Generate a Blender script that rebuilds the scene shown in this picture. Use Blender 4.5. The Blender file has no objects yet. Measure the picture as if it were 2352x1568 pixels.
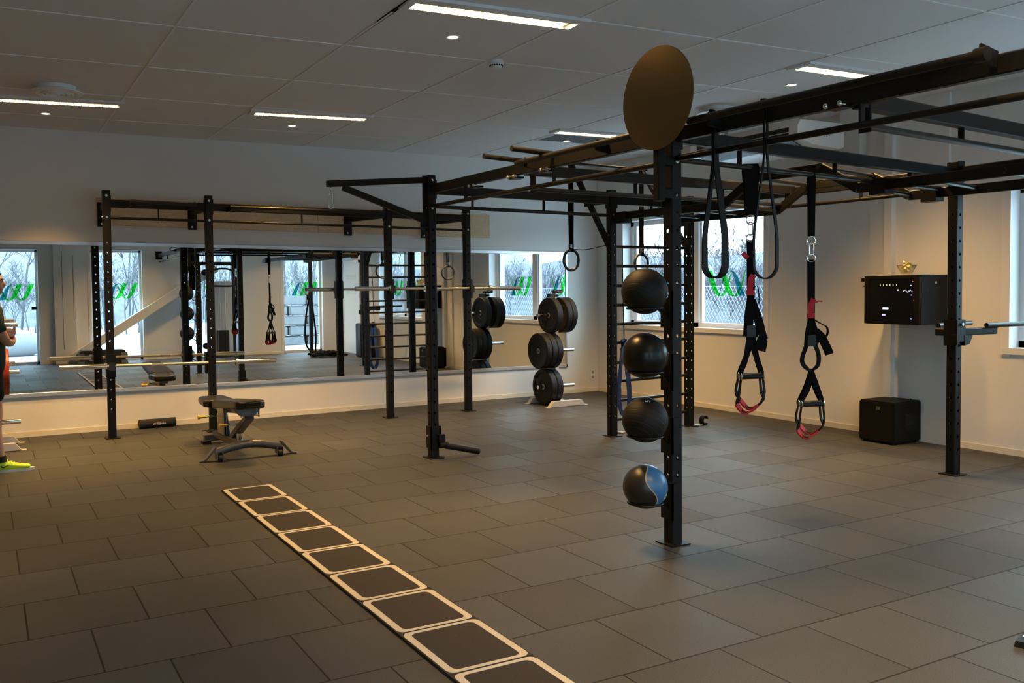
import bpy, bmesh, math, random
from mathutils import Vector, Matrix
random.seed(7)
SC = bpy.context.scene
COL = SC.collection
PI = math.pi

# ------------------------------------------------------------------ camera
CAM_H = 1.4858
YAW, PITCH, ROLL = math.radians(27.422), math.radians(-2.2686), math.radians(-0.7345)
FPX = 2008.97
def cam_axes():
    cy, sy, cp, sp = math.cos(YAW), math.sin(YAW), math.cos(PITCH), math.sin(PITCH)
    f = Vector((sy*cp, cy*cp, sp)); r = Vector((cy, -sy, 0)); u = r.cross(f)
    cr, sr = math.cos(ROLL), math.sin(ROLL)
    return cr*r+sr*u, -sr*r+cr*u, f
RR, UU, FF = cam_axes()
cd = bpy.data.cameras.new('camera'); cam = bpy.data.objects.new('camera', cd); COL.objects.link(cam)
m = Matrix((RR, UU, -FF)).transposed().to_4x4(); m.translation = (0, 0, CAM_H); cam.matrix_world = m
cd.sensor_width = 36.0; cd.sensor_fit = 'HORIZONTAL'; cd.lens = FPX/2352*36
cd.shift_x = 174.64/2352; cd.shift_y = -40.97/2352; cd.clip_start = 0.02; cd.clip_end = 300
SC.camera = cam

# ------------------------------------------------------------------ view and world
SC.view_settings.view_transform = 'Standard'; SC.view_settings.look = 'None'
SC.view_settings.exposure = 0.0; SC.view_settings.gamma = 1.0; SC.view_settings.use_curve_mapping = False
SC.cycles.max_bounces = 10; SC.cycles.diffuse_bounces = 5; SC.cycles.glossy_bounces = 5
SC.cycles.transmission_bounces = 6; SC.cycles.transparent_max_bounces = 24
SC.cycles.caustics_reflective = False; SC.cycles.caustics_refractive = False
SC.cycles.use_denoising = True
SC.cycles.sample_clamp_indirect = 4.0
SKY = 13.5
w = bpy.data.worlds.new('overcast_sky'); SC.world = w; w.use_nodes = True
nt = w.node_tree; bg = nt.nodes['Background']
tc = nt.nodes.new('ShaderNodeTexCoord'); sx = nt.nodes.new('ShaderNodeSeparateXYZ'); cr = nt.nodes.new('ShaderNodeValToRGB')
nt.links.new(tc.outputs['Generated'], sx.inputs[0]); nt.links.new(sx.outputs['Z'], cr.inputs[0]); nt.links.new(cr.outputs[0], bg.inputs[0])
cr.color_ramp.elements[0].position = 0.0; cr.color_ramp.elements[0].color = (0.66, 0.84, 1.0, 1)
cr.color_ramp.elements[1].position = 0.6; cr.color_ramp.elements[1].color = (0.58, 0.78, 1.0, 1)
bg.inputs['Strength'].default_value = SKY

# lamp strengths (the lamps are built with their fixtures further down)
STRIP_W, SPOT_W = 68.0, 32.0
STRIP_COL, SPOT_COL = (1.0, 0.565, 0.18), (1.0, 0.56, 0.15)

# ------------------------------------------------------------------ room numbers
WY, WX, CZ = 10.013, 7.796, 3.202       # mirror wall, window wall, ceiling
XL, YF = -3.6, -0.16                    # left wall, front wall (behind the camera)

# ------------------------------------------------------------------ materials
MATS = {}
def mat(name, col, rough=0.5, metal=0.0, spec=0.5, bump=0.0, bscale=200.0, var=0.0, vscale=8.0, coat=0.0, emit=None, estr=0.0):
    if name in MATS: return MATS[name]
    mt = bpy.data.materials.new(name); mt.use_nodes = True; n = mt.node_tree; b = n.nodes['Principled BSDF']
    b.inputs['Base Color'].default_value = (*col, 1); b.inputs['Roughness'].default_value = rough
    b.inputs['Metallic'].default_value = metal; b.inputs['Specular IOR Level'].default_value = spec
    if coat: b.inputs['Coat Weight'].default_value = coat; b.inputs['Coat Roughness'].default_value = 0.15
    if emit: b.inputs['Emission Color'].default_value = (*emit, 1); b.inputs['Emission Strength'].default_value = estr
    if bump or var:
        t = n.nodes.new('ShaderNodeTexCoord')
    if var:
        ns = n.nodes.new('ShaderNodeTexNoise'); ns.inputs['Scale'].default_value = vscale; ns.inputs['Detail'].default_value = 5
        n.links.new(t.outputs['Object'], ns.inputs['Vector'])
        mx = n.nodes.new('ShaderNodeMix'); mx.data_type = 'RGBA'
        mx.inputs['A'].default_value = (*[c*(1-var) for c in col], 1); mx.inputs['B'].default_value = (*[min(1, c*(1+var)) for c in col], 1)
        n.links.new(ns.outputs['Fac'], mx.inputs['Factor']); n.links.new(mx.outputs['Result'], b.inputs['Base Color'])
    if bump:
        nb = n.nodes.new('ShaderNodeTexNoise'); nb.inputs['Scale'].default_value = bscale; nb.inputs['Detail'].default_value = 3
        n.links.new(t.outputs['Object'], nb.inputs['Vector'])
        bp = n.nodes.new('ShaderNodeBump'); bp.inputs['Strength'].default_value = bump; bp.inputs['Distance'].default_value = 0.002
        n.links.new(nb.outputs['Fac'], bp.inputs['Height']); n.links.new(bp.outputs['Normal'], b.inputs['Normal'])
    MATS[name] = mt
    return mt
BLACK = mat('black_powder_coat', (0.005, 0.005, 0.0055), 0.48, 0, 0.20, bump=0.15, bscale=400)
BLACKS = mat('black_satin_tube', (0.006, 0.006, 0.0065), 0.36, 0, 0.28)
STEEL = mat('zinc_bolt', (0.75, 0.74, 0.70), 0.25, 1.0)
CHROME = mat('hard_chrome', (0.80, 0.78, 0.74), 0.14, 1.0)
KNURL = mat('knurled_steel', (0.62, 0.58, 0.50), 0.35, 1.0, bump=0.5, bscale=900)
RUBBER = mat('black_rubber', (0.008, 0.008, 0.0085), 0.55, 0, 0.25, bump=0.2, bscale=300)
WEB = mat('black_webbing', (0.004, 0.004, 0.0045), 0.85, 0, 0.12, bump=0.4, bscale=600)
RED = mat('red_webbing', (0.55, 0.02, 0.03), 0.7, 0, 0.3)
BLUE = mat('blue_latex_band', (0.012, 0.027, 0.11), 0.5, 0, 0.4)
WALLP = mat('painted_wall', (0.80, 0.79, 0.77), 0.75, 0, 0.25, bump=0.08, bscale=120, var=0.02, vscale=2)
CREAM = mat('cream_skirting', (0.80, 0.74, 0.62), 0.5, 0, 0.4)
WHITE = mat('white_gloss_paint', (0.83, 0.83, 0.82), 0.35, 0, 0.5)
LIGHTGREY = mat('light_grey_steel', (0.62, 0.60, 0.60), 0.4, 0.2)
ALU = mat('aluminium_profile', (0.70, 0.72, 0.76), 0.32, 0.85)
PADM = mat('black_vinyl', (0.012, 0.011, 0.010), 0.36, 0, 0.4, bump=0.1, bscale=150)
GREYM = mat('grey_metallic_frame', (0.11, 0.11, 0.118), 0.33, 0.5)
YELLOW = mat('yellow_plastic', (0.75, 0.45, 0.06), 0.4)
PLASTIC = mat('black_plastic', (0.007, 0.007, 0.0075), 0.45, 0, 0.3)

# ------------------------------------------------------------------ mesh builder
def frame_of(d, up=Vector((0, 0, 1))):
    d = Vector(d).normalized(); up = Vector(up)
    if abs(d.dot(up)) > 0.995: up = Vector((0, 1, 0)) if abs(d.y) < 0.9 else Vector((1, 0, 0))
    s = d.cross(up).normalized(); u = s.cross(d).normalized()
    return d, s, u
class MB:
    def __init__(self): self.v = []; self.f = []
    def add(self, vs, fs):
        o = len(self.v); self.v += [Vector(p) for p in vs]; self.f += [tuple(i+o for i in q) for q in fs]; return self
    def box(self, lo, hi, rz=0, ctr=None):
        x0, y0, z0 = lo; x1, y1, z1 = hi
        vs = [Vector(p) for p in ((x0,y0,z0),(x1,y0,z0),(x1,y1,z0),(x0,y1,z0),(x0,y0,z1),(x1,y0,z1),(x1,y1,z1),(x0,y1,z1))]
        if rz:
            c = Vector(ctr) if ctr else (vs[0]+vs[6])/2; M = Matrix.Rotation(rz, 3, 'Z'); vs = [M @ (p-c)+c for p in vs]
        return self.add(vs, [(0,3,2,1),(4,5,6,7),(0,1,5,4),(1,2,6,5),(2,3,7,6),(3,0,4,7)])
    def prism(self, prof, a, b, up=(0,0,1)):     # closed profile (s,u) swept from a to b
        a, b = Vector(a), Vector(b); d, s, u = frame_of(b-a, up); n = len(prof)
        vs = [a+s*p[0]+u*p[1] for p in prof]+[b+s*p[0]+u*p[1] for p in prof]
        fs = [(i, (i+1) % n, n+(i+1) % n, n+i) for i in range(n)]+[tuple(range(n))[::-1], tuple(range(n, 2*n))]
        return self.add(vs, fs)
    def bar(self, a, b, wd, ht, ch=0.006, up=(0,0,1)):   # rectangular tube with eased corners
        w_, h_ = wd/2, ht/2
        return self.prism([(-w_+ch,-h_),(w_-ch,-h_),(w_,-h_+ch),(w_,h_-ch),(w_-ch,h_),(-w_+ch,h_),(-w_,h_-ch),(-w_,-h_+ch)], a, b, up)
    def cyl(self, a, b, r, n=16, r2=None):
        a, b = Vector(a), Vector(b); d, s, u = frame_of(b-a); r2 = r if r2 is None else r2
        c = [(math.cos(2*PI*i/n), math.sin(2*PI*i/n)) for i in range(n)]
        vs = [a+(s*x+u*y)*r for x, y in c]+[b+(s*x+u*y)*r2 for x, y in c]
        return self.add(vs, [(i, (i+1) % n, n+(i+1) % n, n+i) for i in range(n)]+[tuple(range(n))[::-1], tuple(range(n, 2*n))])
    def tube(self, pts, r, n=10, closed=False):
        pts = [Vector(p) for p in pts]; N = len(pts); vs = []; fs = []; u0 = None
        rs = r if isinstance(r, (list, tuple)) else [r]*N
        for i, p in enumerate(pts):
            if closed: d = pts[(i+1) % N]-pts[i-1]
            else: d = pts[min(i+1, N-1)]-pts[max(i-1, 0)]
            if d.length < 1e-9: d = Vector((0, 0, 1))
            d.normalize()
            if u0 is None: _, s, u = frame_of(d)
            else:
                u = (u0-d*u0.dot(d))
                if u.length < 1e-6: _, s, u = frame_of(d)
                u.normalize(); s = d.cross(u)
            u0 = u
            vs += [p+(s*math.cos(2*PI*k/n)+u*math.sin(2*PI*k/n))*rs[i] for k in range(n)]
        M = N if closed else N-1
        for i in range(M):
            j = (i+1) % N
            fs += [(i*n+k, i*n+(k+1) % n, j*n+(k+1) % n, j*n+k) for k in range(n)]
        if not closed: fs += [tuple(range(n))[::-1], tuple(range((N-1)*n, N*n))]
        return self.add(vs, fs)
    def ring(self, c, R, r, axis=(0, 0, 1), n=28, k=10):
        d, s, u = frame_of(axis); c = Vector(c)
        return self.tube([c+(s*math.cos(2*PI*i/n)+u*math.sin(2*PI*i/n))*R for i in range(n)], r, k, closed=True)
    def lathe(self, prof, c, axis=(0, 0, 1), n=32):      # prof: (radius, height along axis)
        d, s, u = frame_of(axis); c = Vector(c); vs = []; fs = []; N = len(prof)
        for r, hh in prof: vs += [c+d*hh+(s*math.cos(2*PI*i/n)+u*math.sin(2*PI*i/n))*max(r, 1e-5) for i in range(n)]
        for j in range(N-1): fs += [(j*n+i, j*n+(i+1) % n, (j+1)*n+(i+1) % n, (j+1)*n+i) for i in range(n)]
        fs += [tuple(range(n))[::-1], tuple(range((N-1)*n, N*n))]
        return self.add(vs, fs)
    def ball(self, c, r, n=24, m=16, sc=(1, 1, 1)):
        c = Vector(c); vs = [c+Vector((0, 0, -r*sc[2]))]; fs = []
        for j in range(1, m):
            t = -PI/2+PI*j/m
            vs += [c+Vector((math.cos(t)*math.cos(2*PI*i/n)*r*sc[0], math.cos(t)*math.sin(2*PI*i/n)*r*sc[1], math.sin(t)*r*sc[2])) for i in range(n)]
        vs.append(c+Vector((0, 0, r*sc[2]))); L = len(vs)-1
        fs += [(0, 1+(i+1) % n, 1+i) for i in range(n)]
        for j in range(m-2): fs += [(1+j*n+i, 1+j*n+(i+1) % n, 1+(j+1)*n+(i+1) % n, 1+(j+1)*n+i) for i in range(n)]
        fs += [(1+(m-2)*n+i, 1+(m-2)*n+(i+1) % n, L) for i in range(n)]
        return self.add(vs, fs)
    def ribbon(self, pts, wd, side, th=0.003):           # flat strap along pts; side = width direction (one or per point)
        pts = [Vector(p) for p in pts]; N = len(pts); vs = []; fs = []
        ws = wd if isinstance(wd, (list, tuple)) else [wd]*N
        for i, p in enumerate(pts):
            s = Vector(side[i] if isinstance(side[0], (list, tuple, Vector)) else side).normalized()
            d = (pts[min(i+1, N-1)]-pts[max(i-1, 0)]).normalized()
            s = (s-d*s.dot(d)); s = s.normalized() if s.length > 1e-6 else frame_of(d)[1]
            t = d.cross(s).normalized()
            a, b = s*ws[i]/2, t*th/2
            vs += [p-a-b, p+a-b, p+a+b, p-a+b]
        for i in range(N-1): fs += [(i*4+k, i*4+(k+1) % 4, i*4+4+(k+1) % 4, i*4+4+k) for k in range(4)]
        fs += [(3, 2, 1, 0), tuple((N-1)*4+k for k in range(4))]
        return self.add(vs, fs)
    def build(self, name, material, parent=None, smooth=40, bevel=0):
        off = Vector(parent_world(parent)) if parent is not None else Vector((0, 0, 0))
        me = bpy.data.meshes.new(name); me.from_pydata([tuple(p-off) for p in self.v], [], self.f); me.update()
        bm = bmesh.new(); bm.from_mesh(me); bmesh.ops.recalc_face_normals(bm, faces=bm.faces)
        if bevel: bmesh.ops.bevel(bm, geom=[e for e in bm.edges if e.is_manifold and e.calc_face_angle(0) > 0.6], offset=bevel, segments=2, affect='EDGES', clamp_overlap=True)
        bm.to_mesh(me); bm.free()
        if smooth:
            me.shade_smooth(); me.set_sharp_from_angle(angle=math.radians(smooth))
        me.materials.append(material)
        o = bpy.data.objects.new(name, me); COL.objects.link(o)
        if parent is not None: o.parent = parent
        return o
def parent_world(o):
    p = Vector((0, 0, 0))
    while o is not None: p = p+o.location; o = o.parent
    return p
def tag(o, label, cat, group=None, kind=None):
    o['label'] = label; o['category'] = cat
    if group: o['group'] = group
    if kind: o['kind'] = kind
    return o
def thing(name, label, cat, loc, group=None):
    o = bpy.data.objects.new(name, None); o.empty_display_size = 0.1; COL.objects.link(o); o.location = loc
    return tag(o, label, cat, group)
def struct(mb, name, material, parent=None, label=None, smooth=40):
    o = mb.build(name, material, parent, smooth)
    o['kind'] = 'structure'
    if label: o['label'] = label
    return o
def copy_tree(o, parent=None):
    c = o.copy(); COL.objects.link(c)
    if parent is not None: c.parent = parent
    for ch in list(o.children): copy_tree(ch, c)
    return c
def smoothpath(pts, k=6):        # Catmull-Rom
    P = [Vector(p) for p in pts]; P = [P[0]*2-P[1]]+P+[P[-1]*2-P[-2]]; out = []
    for i in range(1, len(P)-2):
        for j in range(k):
            t = j/k; a, b, c, d = P[i-1], P[i], P[i+1], P[i+2]
            out.append(0.5*((2*b)+(c-a)*t+(2*a-5*b+4*c-d)*t*t+(3*b-a-3*c+d)*t**3))
    return out+[P[-2]]

# ================================================================== the setting
def tile_floor_material():
    mt = bpy.data.materials.new('rubber_floor_tiles'); mt.use_nodes = True; n = mt.node_tree; b = n.nodes['Principled BSDF']; L = n.links.new
    t = n.nodes.new('ShaderNodeTexCoord'); mp = n.nodes.new('ShaderNodeMapping')
    mp.inputs['Location'].default_value = (-0.137, -5.603, 0)
    L(t.outputs['Object'], mp.inputs['Vector'])
    br = n.nodes.new('ShaderNodeTexBrick'); br.offset = 0.5; br.offset_frequency = 2; br.squash = 1
    br.inputs['Scale'].default_value = 1; br.inputs['Brick Width'].default_value = 0.5; br.inputs['Row Height'].default_value = 0.5
    br.inputs['Mortar Size'].default_value = 0.0045; br.inputs['Mortar Smooth'].default_value = 0.3; br.inputs['Bias'].default_value = 0.0
    br.inputs['Color1'].default_value = (0.050, 0.052, 0.055, 1); br.inputs['Color2'].default_value = (0.057, 0.059, 0.062, 1); br.inputs['Mortar'].default_value = (0.012, 0.010, 0.009, 1)
    L(mp.outputs[0], br.inputs['Vector'])
    n1 = n.nodes.new('ShaderNodeTexNoise'); n1.inputs['Scale'].default_value = 260; n1.inputs['Detail'].default_value = 2; L(t.outputs['Object'], n1.inputs['Vector'])
    n2 = n.nodes.new('ShaderNodeTexNoise'); n2.inputs['Scale'].default_value = 0.9; n2.inputs['Detail'].default_value = 4; L(t.outputs['Object'], n2.inputs['Vector'])
    r1 = n.nodes.new('ShaderNodeMapRange'); r1.inputs[1].default_value = 0.25; r1.inputs[2].default_value = 0.75; r1.inputs[3].default_value = 0.62; r1.inputs[4].default_value = 1.45; L(n1.outputs['Fac'], r1.inputs[0])
    r2 = n.nodes.new('ShaderNodeMapRange'); r2.inputs[1].default_value = 0.3; r2.inputs[2].default_value = 0.7; r2.inputs[3].default_value = 0.85; r2.inputs[4].default_value = 1.15; L(n2.outputs['Fac'], r2.inputs[0])
    mm = n.nodes.new('ShaderNodeMath'); mm.operation = 'MULTIPLY'; L(r1.outputs[0], mm.inputs[0]); L(r2.outputs[0], mm.inputs[1])
    vm = n.nodes.new('ShaderNodeVectorMath'); vm.operation = 'SCALE'; L(br.outputs['Color'], vm.inputs[0]); L(mm.outputs[0], vm.inputs['Scale'])
    L(vm.outputs[0], b.inputs['Base Color'])
    rr_ = n.nodes.new('ShaderNodeMapRange'); rr_.inputs[1].default_value = 0.050; rr_.inputs[2].default_value = 0.057; rr_.inputs[3].default_value = 0.66; rr_.inputs[4].default_value = 0.52
    L(br.outputs['Color'], rr_.inputs[0]); L(rr_.outputs[0], b.inputs['Roughness']); b.inputs['Specular IOR Level'].default_value = 0.16
    a1 = n.nodes.new('ShaderNodeMath'); a1.operation = 'MULTIPLY_ADD'; L(br.outputs['Fac'], a1.inputs[0]); a1.inputs[1].default_value = -2.5; L(n1.outputs['Fac'], a1.inputs[2])
    bp = n.nodes.new('ShaderNodeBump'); bp.inputs['Strength'].default_value = 0.35; bp.inputs['Distance'].default_value = 0.003; L(a1.outputs[0], bp.inputs['Height']); L(bp.outputs[0], b.inputs['Normal'])
    return mt
FLOOR_M = tile_floor_material()
struct(MB().box((XL, YF-0.3, -0.12), (WX+0.35, WY+0.2, 0)), 'floor', FLOOR_M, label='dark grey square rubber tiles laid in half bond')

CEIL_M = mat('ceiling_panel', (0.80, 0.80, 0.80), 0.8, 0, 0.2, bump=0.1, bscale=90, var=0.03, vscale=3)
TBAR_M = mat('ceiling_bar', (0.84, 0.85, 0.86), 0.45, 0, 0.4)
ceil = struct(MB().box((XL, YF-0.3, CZ), (WX+0.35, WY+0.2, CZ+0.1)), 'ceiling', CEIL_M, label='suspended ceiling of large square off-white panels')
SK = -0.045                                            # the panel grid is laid slightly askew to the walls
def gy(x, y): return y+SK*(x-3.5)
mb = MB()
for k in range(-4, 6):
    x = 1.165+1.14*k
    if x < WX: mb.box((x-0.009, YF, CZ-0.005), (x+0.009, WY, CZ+0.002))
for k in range(-6, 4):
    y = 5.74+1.13*k
    if YF+0.3 < gy(7.8, y) and gy(XL, y) < WY:
        mb.bar((XL, gy(XL, y), CZ-0.0015), (WX, gy(WX, y), CZ-0.0015), 0.016, 0.006, 0.001)
struct(mb, 'ceiling_grid', TBAR_M, ceil)
# one panel hangs a little low and leaves a dark gap beside its bar
struct(MB().add([(2.320, 4.62, CZ-0.006), (2.320, 5.66, CZ-0.003), (2.315, 5.66, CZ-0.003), (2.292, 5.1, CZ-0.006), (2.288, 4.62, CZ-0.006), (2.320, 4.62, CZ+0.002), (2.320, 5.66, CZ+0.002), (2.315, 5.66, CZ+0.002), (2.292, 5.1, CZ+0.002), (2.288, 4.62, CZ+0.002)], [(0, 1, 2, 3, 4), (9, 8, 7, 6, 5), (0, 5, 6, 1), (1, 6, 7, 2), (2, 7, 8, 3), (3, 8, 9, 4), (4, 9, 5, 0)]), 'ceiling_gap', mat('gap_dark', (0.01, 0.01, 0.01), 0.9, 0, 0.1), ceil)

# mirror wall (solid), left wall
struct(MB().box((XL, WY, 0), (WX+0.35, WY+0.2, CZ)), 'wall_back', WALLP, label='white painted wall behind the mirror')
struct(MB().box((XL-0.15, YF-0.3, 0), (XL, WY+0.2, CZ)), 'wall_left', WALLP)
struct(MB().box((XL, WY-0.012, 0), (WX, WY, 0.055)), 'baseboard_back', CREAM)
struct(MB().box((XL, YF-0.0, 0), (XL+0.012, WY, 0.055)), 'baseboard_left', CREAM)

GLASS = bpy.data.materials.new('window_glass'); GLASS.use_nodes = True
n = GLASS.node_tree; n.nodes.clear()
o_ = n.nodes.new('ShaderNodeOutputMaterial'); mx = n.nodes.new('ShaderNodeMixShader'); tr = n.nodes.new('ShaderNodeBsdfTransparent'); gl = n.nodes.new('ShaderNodeBsdfGlossy'); fr = n.nodes.new('ShaderNodeLayerWeight'); pw = n.nodes.new('ShaderNodeMath'); ma = n.nodes.new('ShaderNodeMath')
tr.inputs[0].default_value = (0.90, 0.95, 0.95, 1); gl.inputs['Roughness'].default_value = 0.0; fr.inputs[0].default_value = 0.5; pw.operation = 'POWER'; pw.inputs[1].default_value = 5; ma.operation = 'MULTIPLY_ADD'; ma.inputs[1].default_value = 0.94; ma.inputs[2].default_value = 0.035
n.links.new(fr.outputs['Facing'], pw.inputs[0]); n.links.new(pw.outputs[0], ma.inputs[0])
n.links.new(ma.outputs[0], mx.inputs[0]); n.links.new(tr.outputs[0], mx.inputs[1]); n.links.new(gl.outputs[0], mx.inputs[2]); n.links.new(mx.outputs[0], o_.inputs[0])
def film(name, col, tint):
    mt = bpy.data.materials.new(name); mt.use_nodes = True; n = mt.node_tree; n.nodes.clear()
    o_ = n.nodes.new('ShaderNodeOutputMaterial'); mx = n.nodes.new('ShaderNodeMixShader'); tr = n.nodes.new('ShaderNodeBsdfTransparent'); df = n.nodes.new('ShaderNodeBsdfDiffuse')
    tr.inputs[0].default_value = (*tint, 1); df.inputs[0].default_value = (*col, 1); mx.inputs[0].default_value = 0.12
    n.links.new(tr.outputs[0], mx.inputs[1]); n.links.new(df.outputs[0], mx.inputs[2]); n.links.new(mx.outputs[0], o_.inputs[0]); return mt
GREEN_F = film('green_window_film', (0.10, 0.75, 0.12), (0.03, 0.95, 0.08)); TEAL_F = film('teal_window_film', (0.05, 0.38, 0.45), (0.04, 0.36, 0.44))
DTEAL_F = film('dark_teal_window_film', (0.03, 0.2, 0.24), (0.03, 0.18, 0.22))

WV = 1.16
def wave_logo(parent, o, ex, ey, s, nrm):
    """three tapering wave strokes of window film; o = lower-left corner, ex = reading direction, ey = up, s = height"""
    o, ex, ey, nrm = Vector(o), Vector(ex), Vector(ey), Vector(nrm)
    def stroke(name, pts, wd, material, lift):
        pts = smoothpath([(p[0], p[1], 0) for p in pts], 8); N = len(pts); vs = []; fs = []
        ws = [wd[0]+(wd[1]-wd[0])*(i/(N-1)) if len(wd) == 2 else (wd[0]+(wd[1]-wd[0])*(2*i/(N-1)) if i < N/2 else wd[1]+(wd[2]-wd[1])*(2*i/(N-1)-1)) for i in range(N)]
        mbb = MB()
        for i, p in enumerate(pts):
            a = o+ex*(p.x-ws[i]/2)*s*WV+ey*p.y*s+nrm*lift; b = o+ex*(p.x+ws[i]/2)*s*WV+ey*p.y*s+nrm*lift
            vs += [a, b]
        fs = [(2*i, 2*i+1, 2*i+3, 2*i+2) for i in range(N-1)]
        mbb.add(vs, fs); mbb.build(name, material, parent, smooth=0)
    stroke('green_stroke', [(0.10, 1.0), (0.24, 0.55), (0.42, 0.17), (0.56, 0.02), (0.70, 0.05), (0.86, 0.30), (0.98, 0.62), (1.08, 0.96)], (0.27, 0.03), GREEN_F, 0.0006)
    stroke('green_stroke', [(0.68, 1.0), (0.82, 0.55), (1.00, 0.17), (1.14, 0.02), (1.28, 0.05), (1.44, 0.30), (1.56, 0.62), (1.66, 1.0)], (0.26, 0.03), GREEN_F, 0.0009)
    stroke('teal_wave', [(0.53, 0.02), (0.66, 0.45), (0.80, 0.80), (0.98, 0.98), (1.08, 0.98)], (0.03, 0.05), DTEAL_F, 0.0012)
    stroke('teal_wave', [(1.06, 0.98), (1.20, 0.84), (1.36, 0.48), (1.52, 0.02)], (0.05, 0.30), TEAL_F, 0.0012)

# ---- window wall on the right, two openings
W1 = (7.02, 9.44, 0.965, 2.36); W2 = (2.32, 4.37, 0.915, 2.30)
TH = 0.30
mb = MB()
mb.box((WX, YF-0.3, 0), (WX+TH, WY+0.2, 0.915))
for (a, b) in ((YF-0.3, W2[0]), (W2[1], W1[0]), (W1[1], WY+0.2)): mb.box((WX, a, 0.915), (WX+TH, b, CZ))
mb.box((WX, W1[0], 0.915), (WX+TH, W1[1], W1[2])); mb.box((WX, W1[0], W1[3]), (WX+TH, W1[1], CZ))
mb.box((WX, W2[0], W2[3]), (WX+TH, W2[1], CZ))
struct(mb, 'wall_right', WALLP, label='white painted wall with two wide windows')
struct(MB().box((WX-0.012, YF, 0), (WX, WY, 0.055)), 'baseboard_right', CREAM)
# shallow casing and conduit running up the wall behind the equipment cabinet
struct(MB().box((WX-0.03, 4.90, 0), (WX, 5.69, CZ)), 'trim_1', WALLP)
struct(MB().box((WX-0.09, 5.41, 0), (WX-0.031, 5.49, CZ)), 'trim_2', WHITE)

def side_window(idx, W_, mull, logos):
    y0, y1, z0, z1 = W_; x = WX+0.17
    r = bpy.data.objects.new('window_%d' % idx, None); COL.objects.link(r); r.location = (x, (y0+y1)/2, z0); r['kind'] = 'structure'
    r['label'] = 'white framed window with green wave film looking out on a wire fence'
    fr_ = MB(); t = 0.06
    for a, b in ((y0, y0+t), (y1-t, y1)): fr_.box((x-0.04, a, z0), (x+0.04, b, z1))
    fr_.box((x-0.04, y0, z0), (x+0.04, y1, z0+t)).box((x-0.04, y0, z1-t), (x+0.04, y1, z1))
    for m_ in mull: fr_.box((x-0.04, m_-0.05, z0), (x+0.04, m_+0.05, z1))
    for a, b in zip([y0]+list(mull), list(mull)+[y1]):          # inner sashes
        for c, d in ((a+0.065, a+0.10), (b-0.10, b-0.065)): fr_.box((x-0.025, c, z0+t), (x+0.025, d, z1-t))
    fr_.build('window_frame', WHITE, r)
    lin = MB()
    lin.box((WX-0.022, y0-0.06, z0-0.05), (WX+0.15, y1+0.06, z0+0.005)).box((WX-0.012, y0-0.07, z0-0.07), (WX, y0, z1+0.06)).box((WX-0.012, y1, z0-0.07), (WX, y1+0.07, z1+0.06)).box((WX-0.011, y0, z1), (WX, y1, z1+0.06))
    lin.build('window_sill', WHITE, r)
    g = MB().box((x-0.004, y0+0.05, z0+0.05), (x+0.004, y1-0.05, z1-0.05)).build('pane', GLASS, r)
    for ly in logos: wave_logo(r, (x-0.006, ly, 1.352), (0, -1, 0), (0, 0, 1), 0.318, (-1, 0, 0))
side_window(1, W1, [8.22], [8.055, 9.25])
side_window(2, W2, [3.35], [3.15, 4.15])

# ---- front wall behind the camera with tall windows (seen in the mirror)
TW = [(0.26, 1.06), (2.10, 3.16), (4.05, 5.28), (6.38, 7.36)]; ZT = 2.42
mb = MB(); xs = [XL]+[v for p in TW for v in p]+[WX+TH]
for i in range(0, len(xs), 2): mb.box((xs[i], YF-0.28, 0), (xs[i+1], YF, CZ))
for a, b in TW: mb.box((a, YF-0.28, ZT), (b, YF, CZ))
struct(mb, 'wall_front', WALLP)
mb = MB()
for i in range(0, len(xs), 2): mb.box((xs[i], YF, 0), (xs[i+1], YF+0.012, 0.055))
struct(mb, 'baseboard_front', CREAM)
for i, (a, b) in enumerate(TW):
    y = YF-0.14
    r = bpy.data.objects.new('window_%d' % (3+i) if i else 'door_1', None); COL.objects.link(r); r.location = ((a+b)/2, y, 0); r['kind'] = 'structure'
    f_ = MB(); t = 0.05
    f_.box((a, y-0.04, 0), (a+t, y+0.04, ZT)).box((b-t, y-0.04, 0), (b, y+0.04, ZT)).box((a, y-0.04, 0), (b, y+0.04, 0.06)).box((a, y-0.04, ZT-t), (b, y+0.04, ZT))
    f_.build('window_frame', WHITE, r)
    MB().box((a+t, y-0.004, 0.05), (b-t, y+0.004, ZT-t)).build('pane', GLASS, r)
    MB().box((a-0.06, YF, 0.0), (a, YF+0.014, ZT+0.06)).box((b, YF, 0), (b+0.06, YF+0.014, ZT+0.06)).box((a, YF, ZT), (b, YF+0.014, ZT+0.06)).build('casing', WHITE, r)
    wave_logo(r, (b-0.08, y+0.006, 1.36), (-1, 0, 0), (0, 0, 1), 0.34, (0, 1, 0))
    if i == 0: MB().box((0.93, y+0.005, 1.16), (1.03, y+0.05, 1.22)).build('door_handle', PLASTIC, r)
# diagonal wind brace and column casing on the front wall
struct(MB().prism([(-0.09, -0.09), (0.09, -0.09), (0.09, 0.09), (-0.09, 0.09)], (1.70, YF+0.13, 0.12), (4.75, YF+0.13, 2.03), up=(0, 1, 0)), 'trim_3', WHITE)
t4 = struct(MB().box((1.36, YF, 0), (1.78, YF+0.10, CZ)), 'trim_4', WALLP)
struct(MB().box((1.52, YF+0.10, 0.3), (1.527, YF+0.102, 2.6)).box((1.735, YF+0.10, 0.9), (1.742, YF+0.102, 2.3)), 'trim_crack', mat('gap_dark', (0.01, 0.01, 0.01), 0.9, 0, 0.1), t4)

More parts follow.
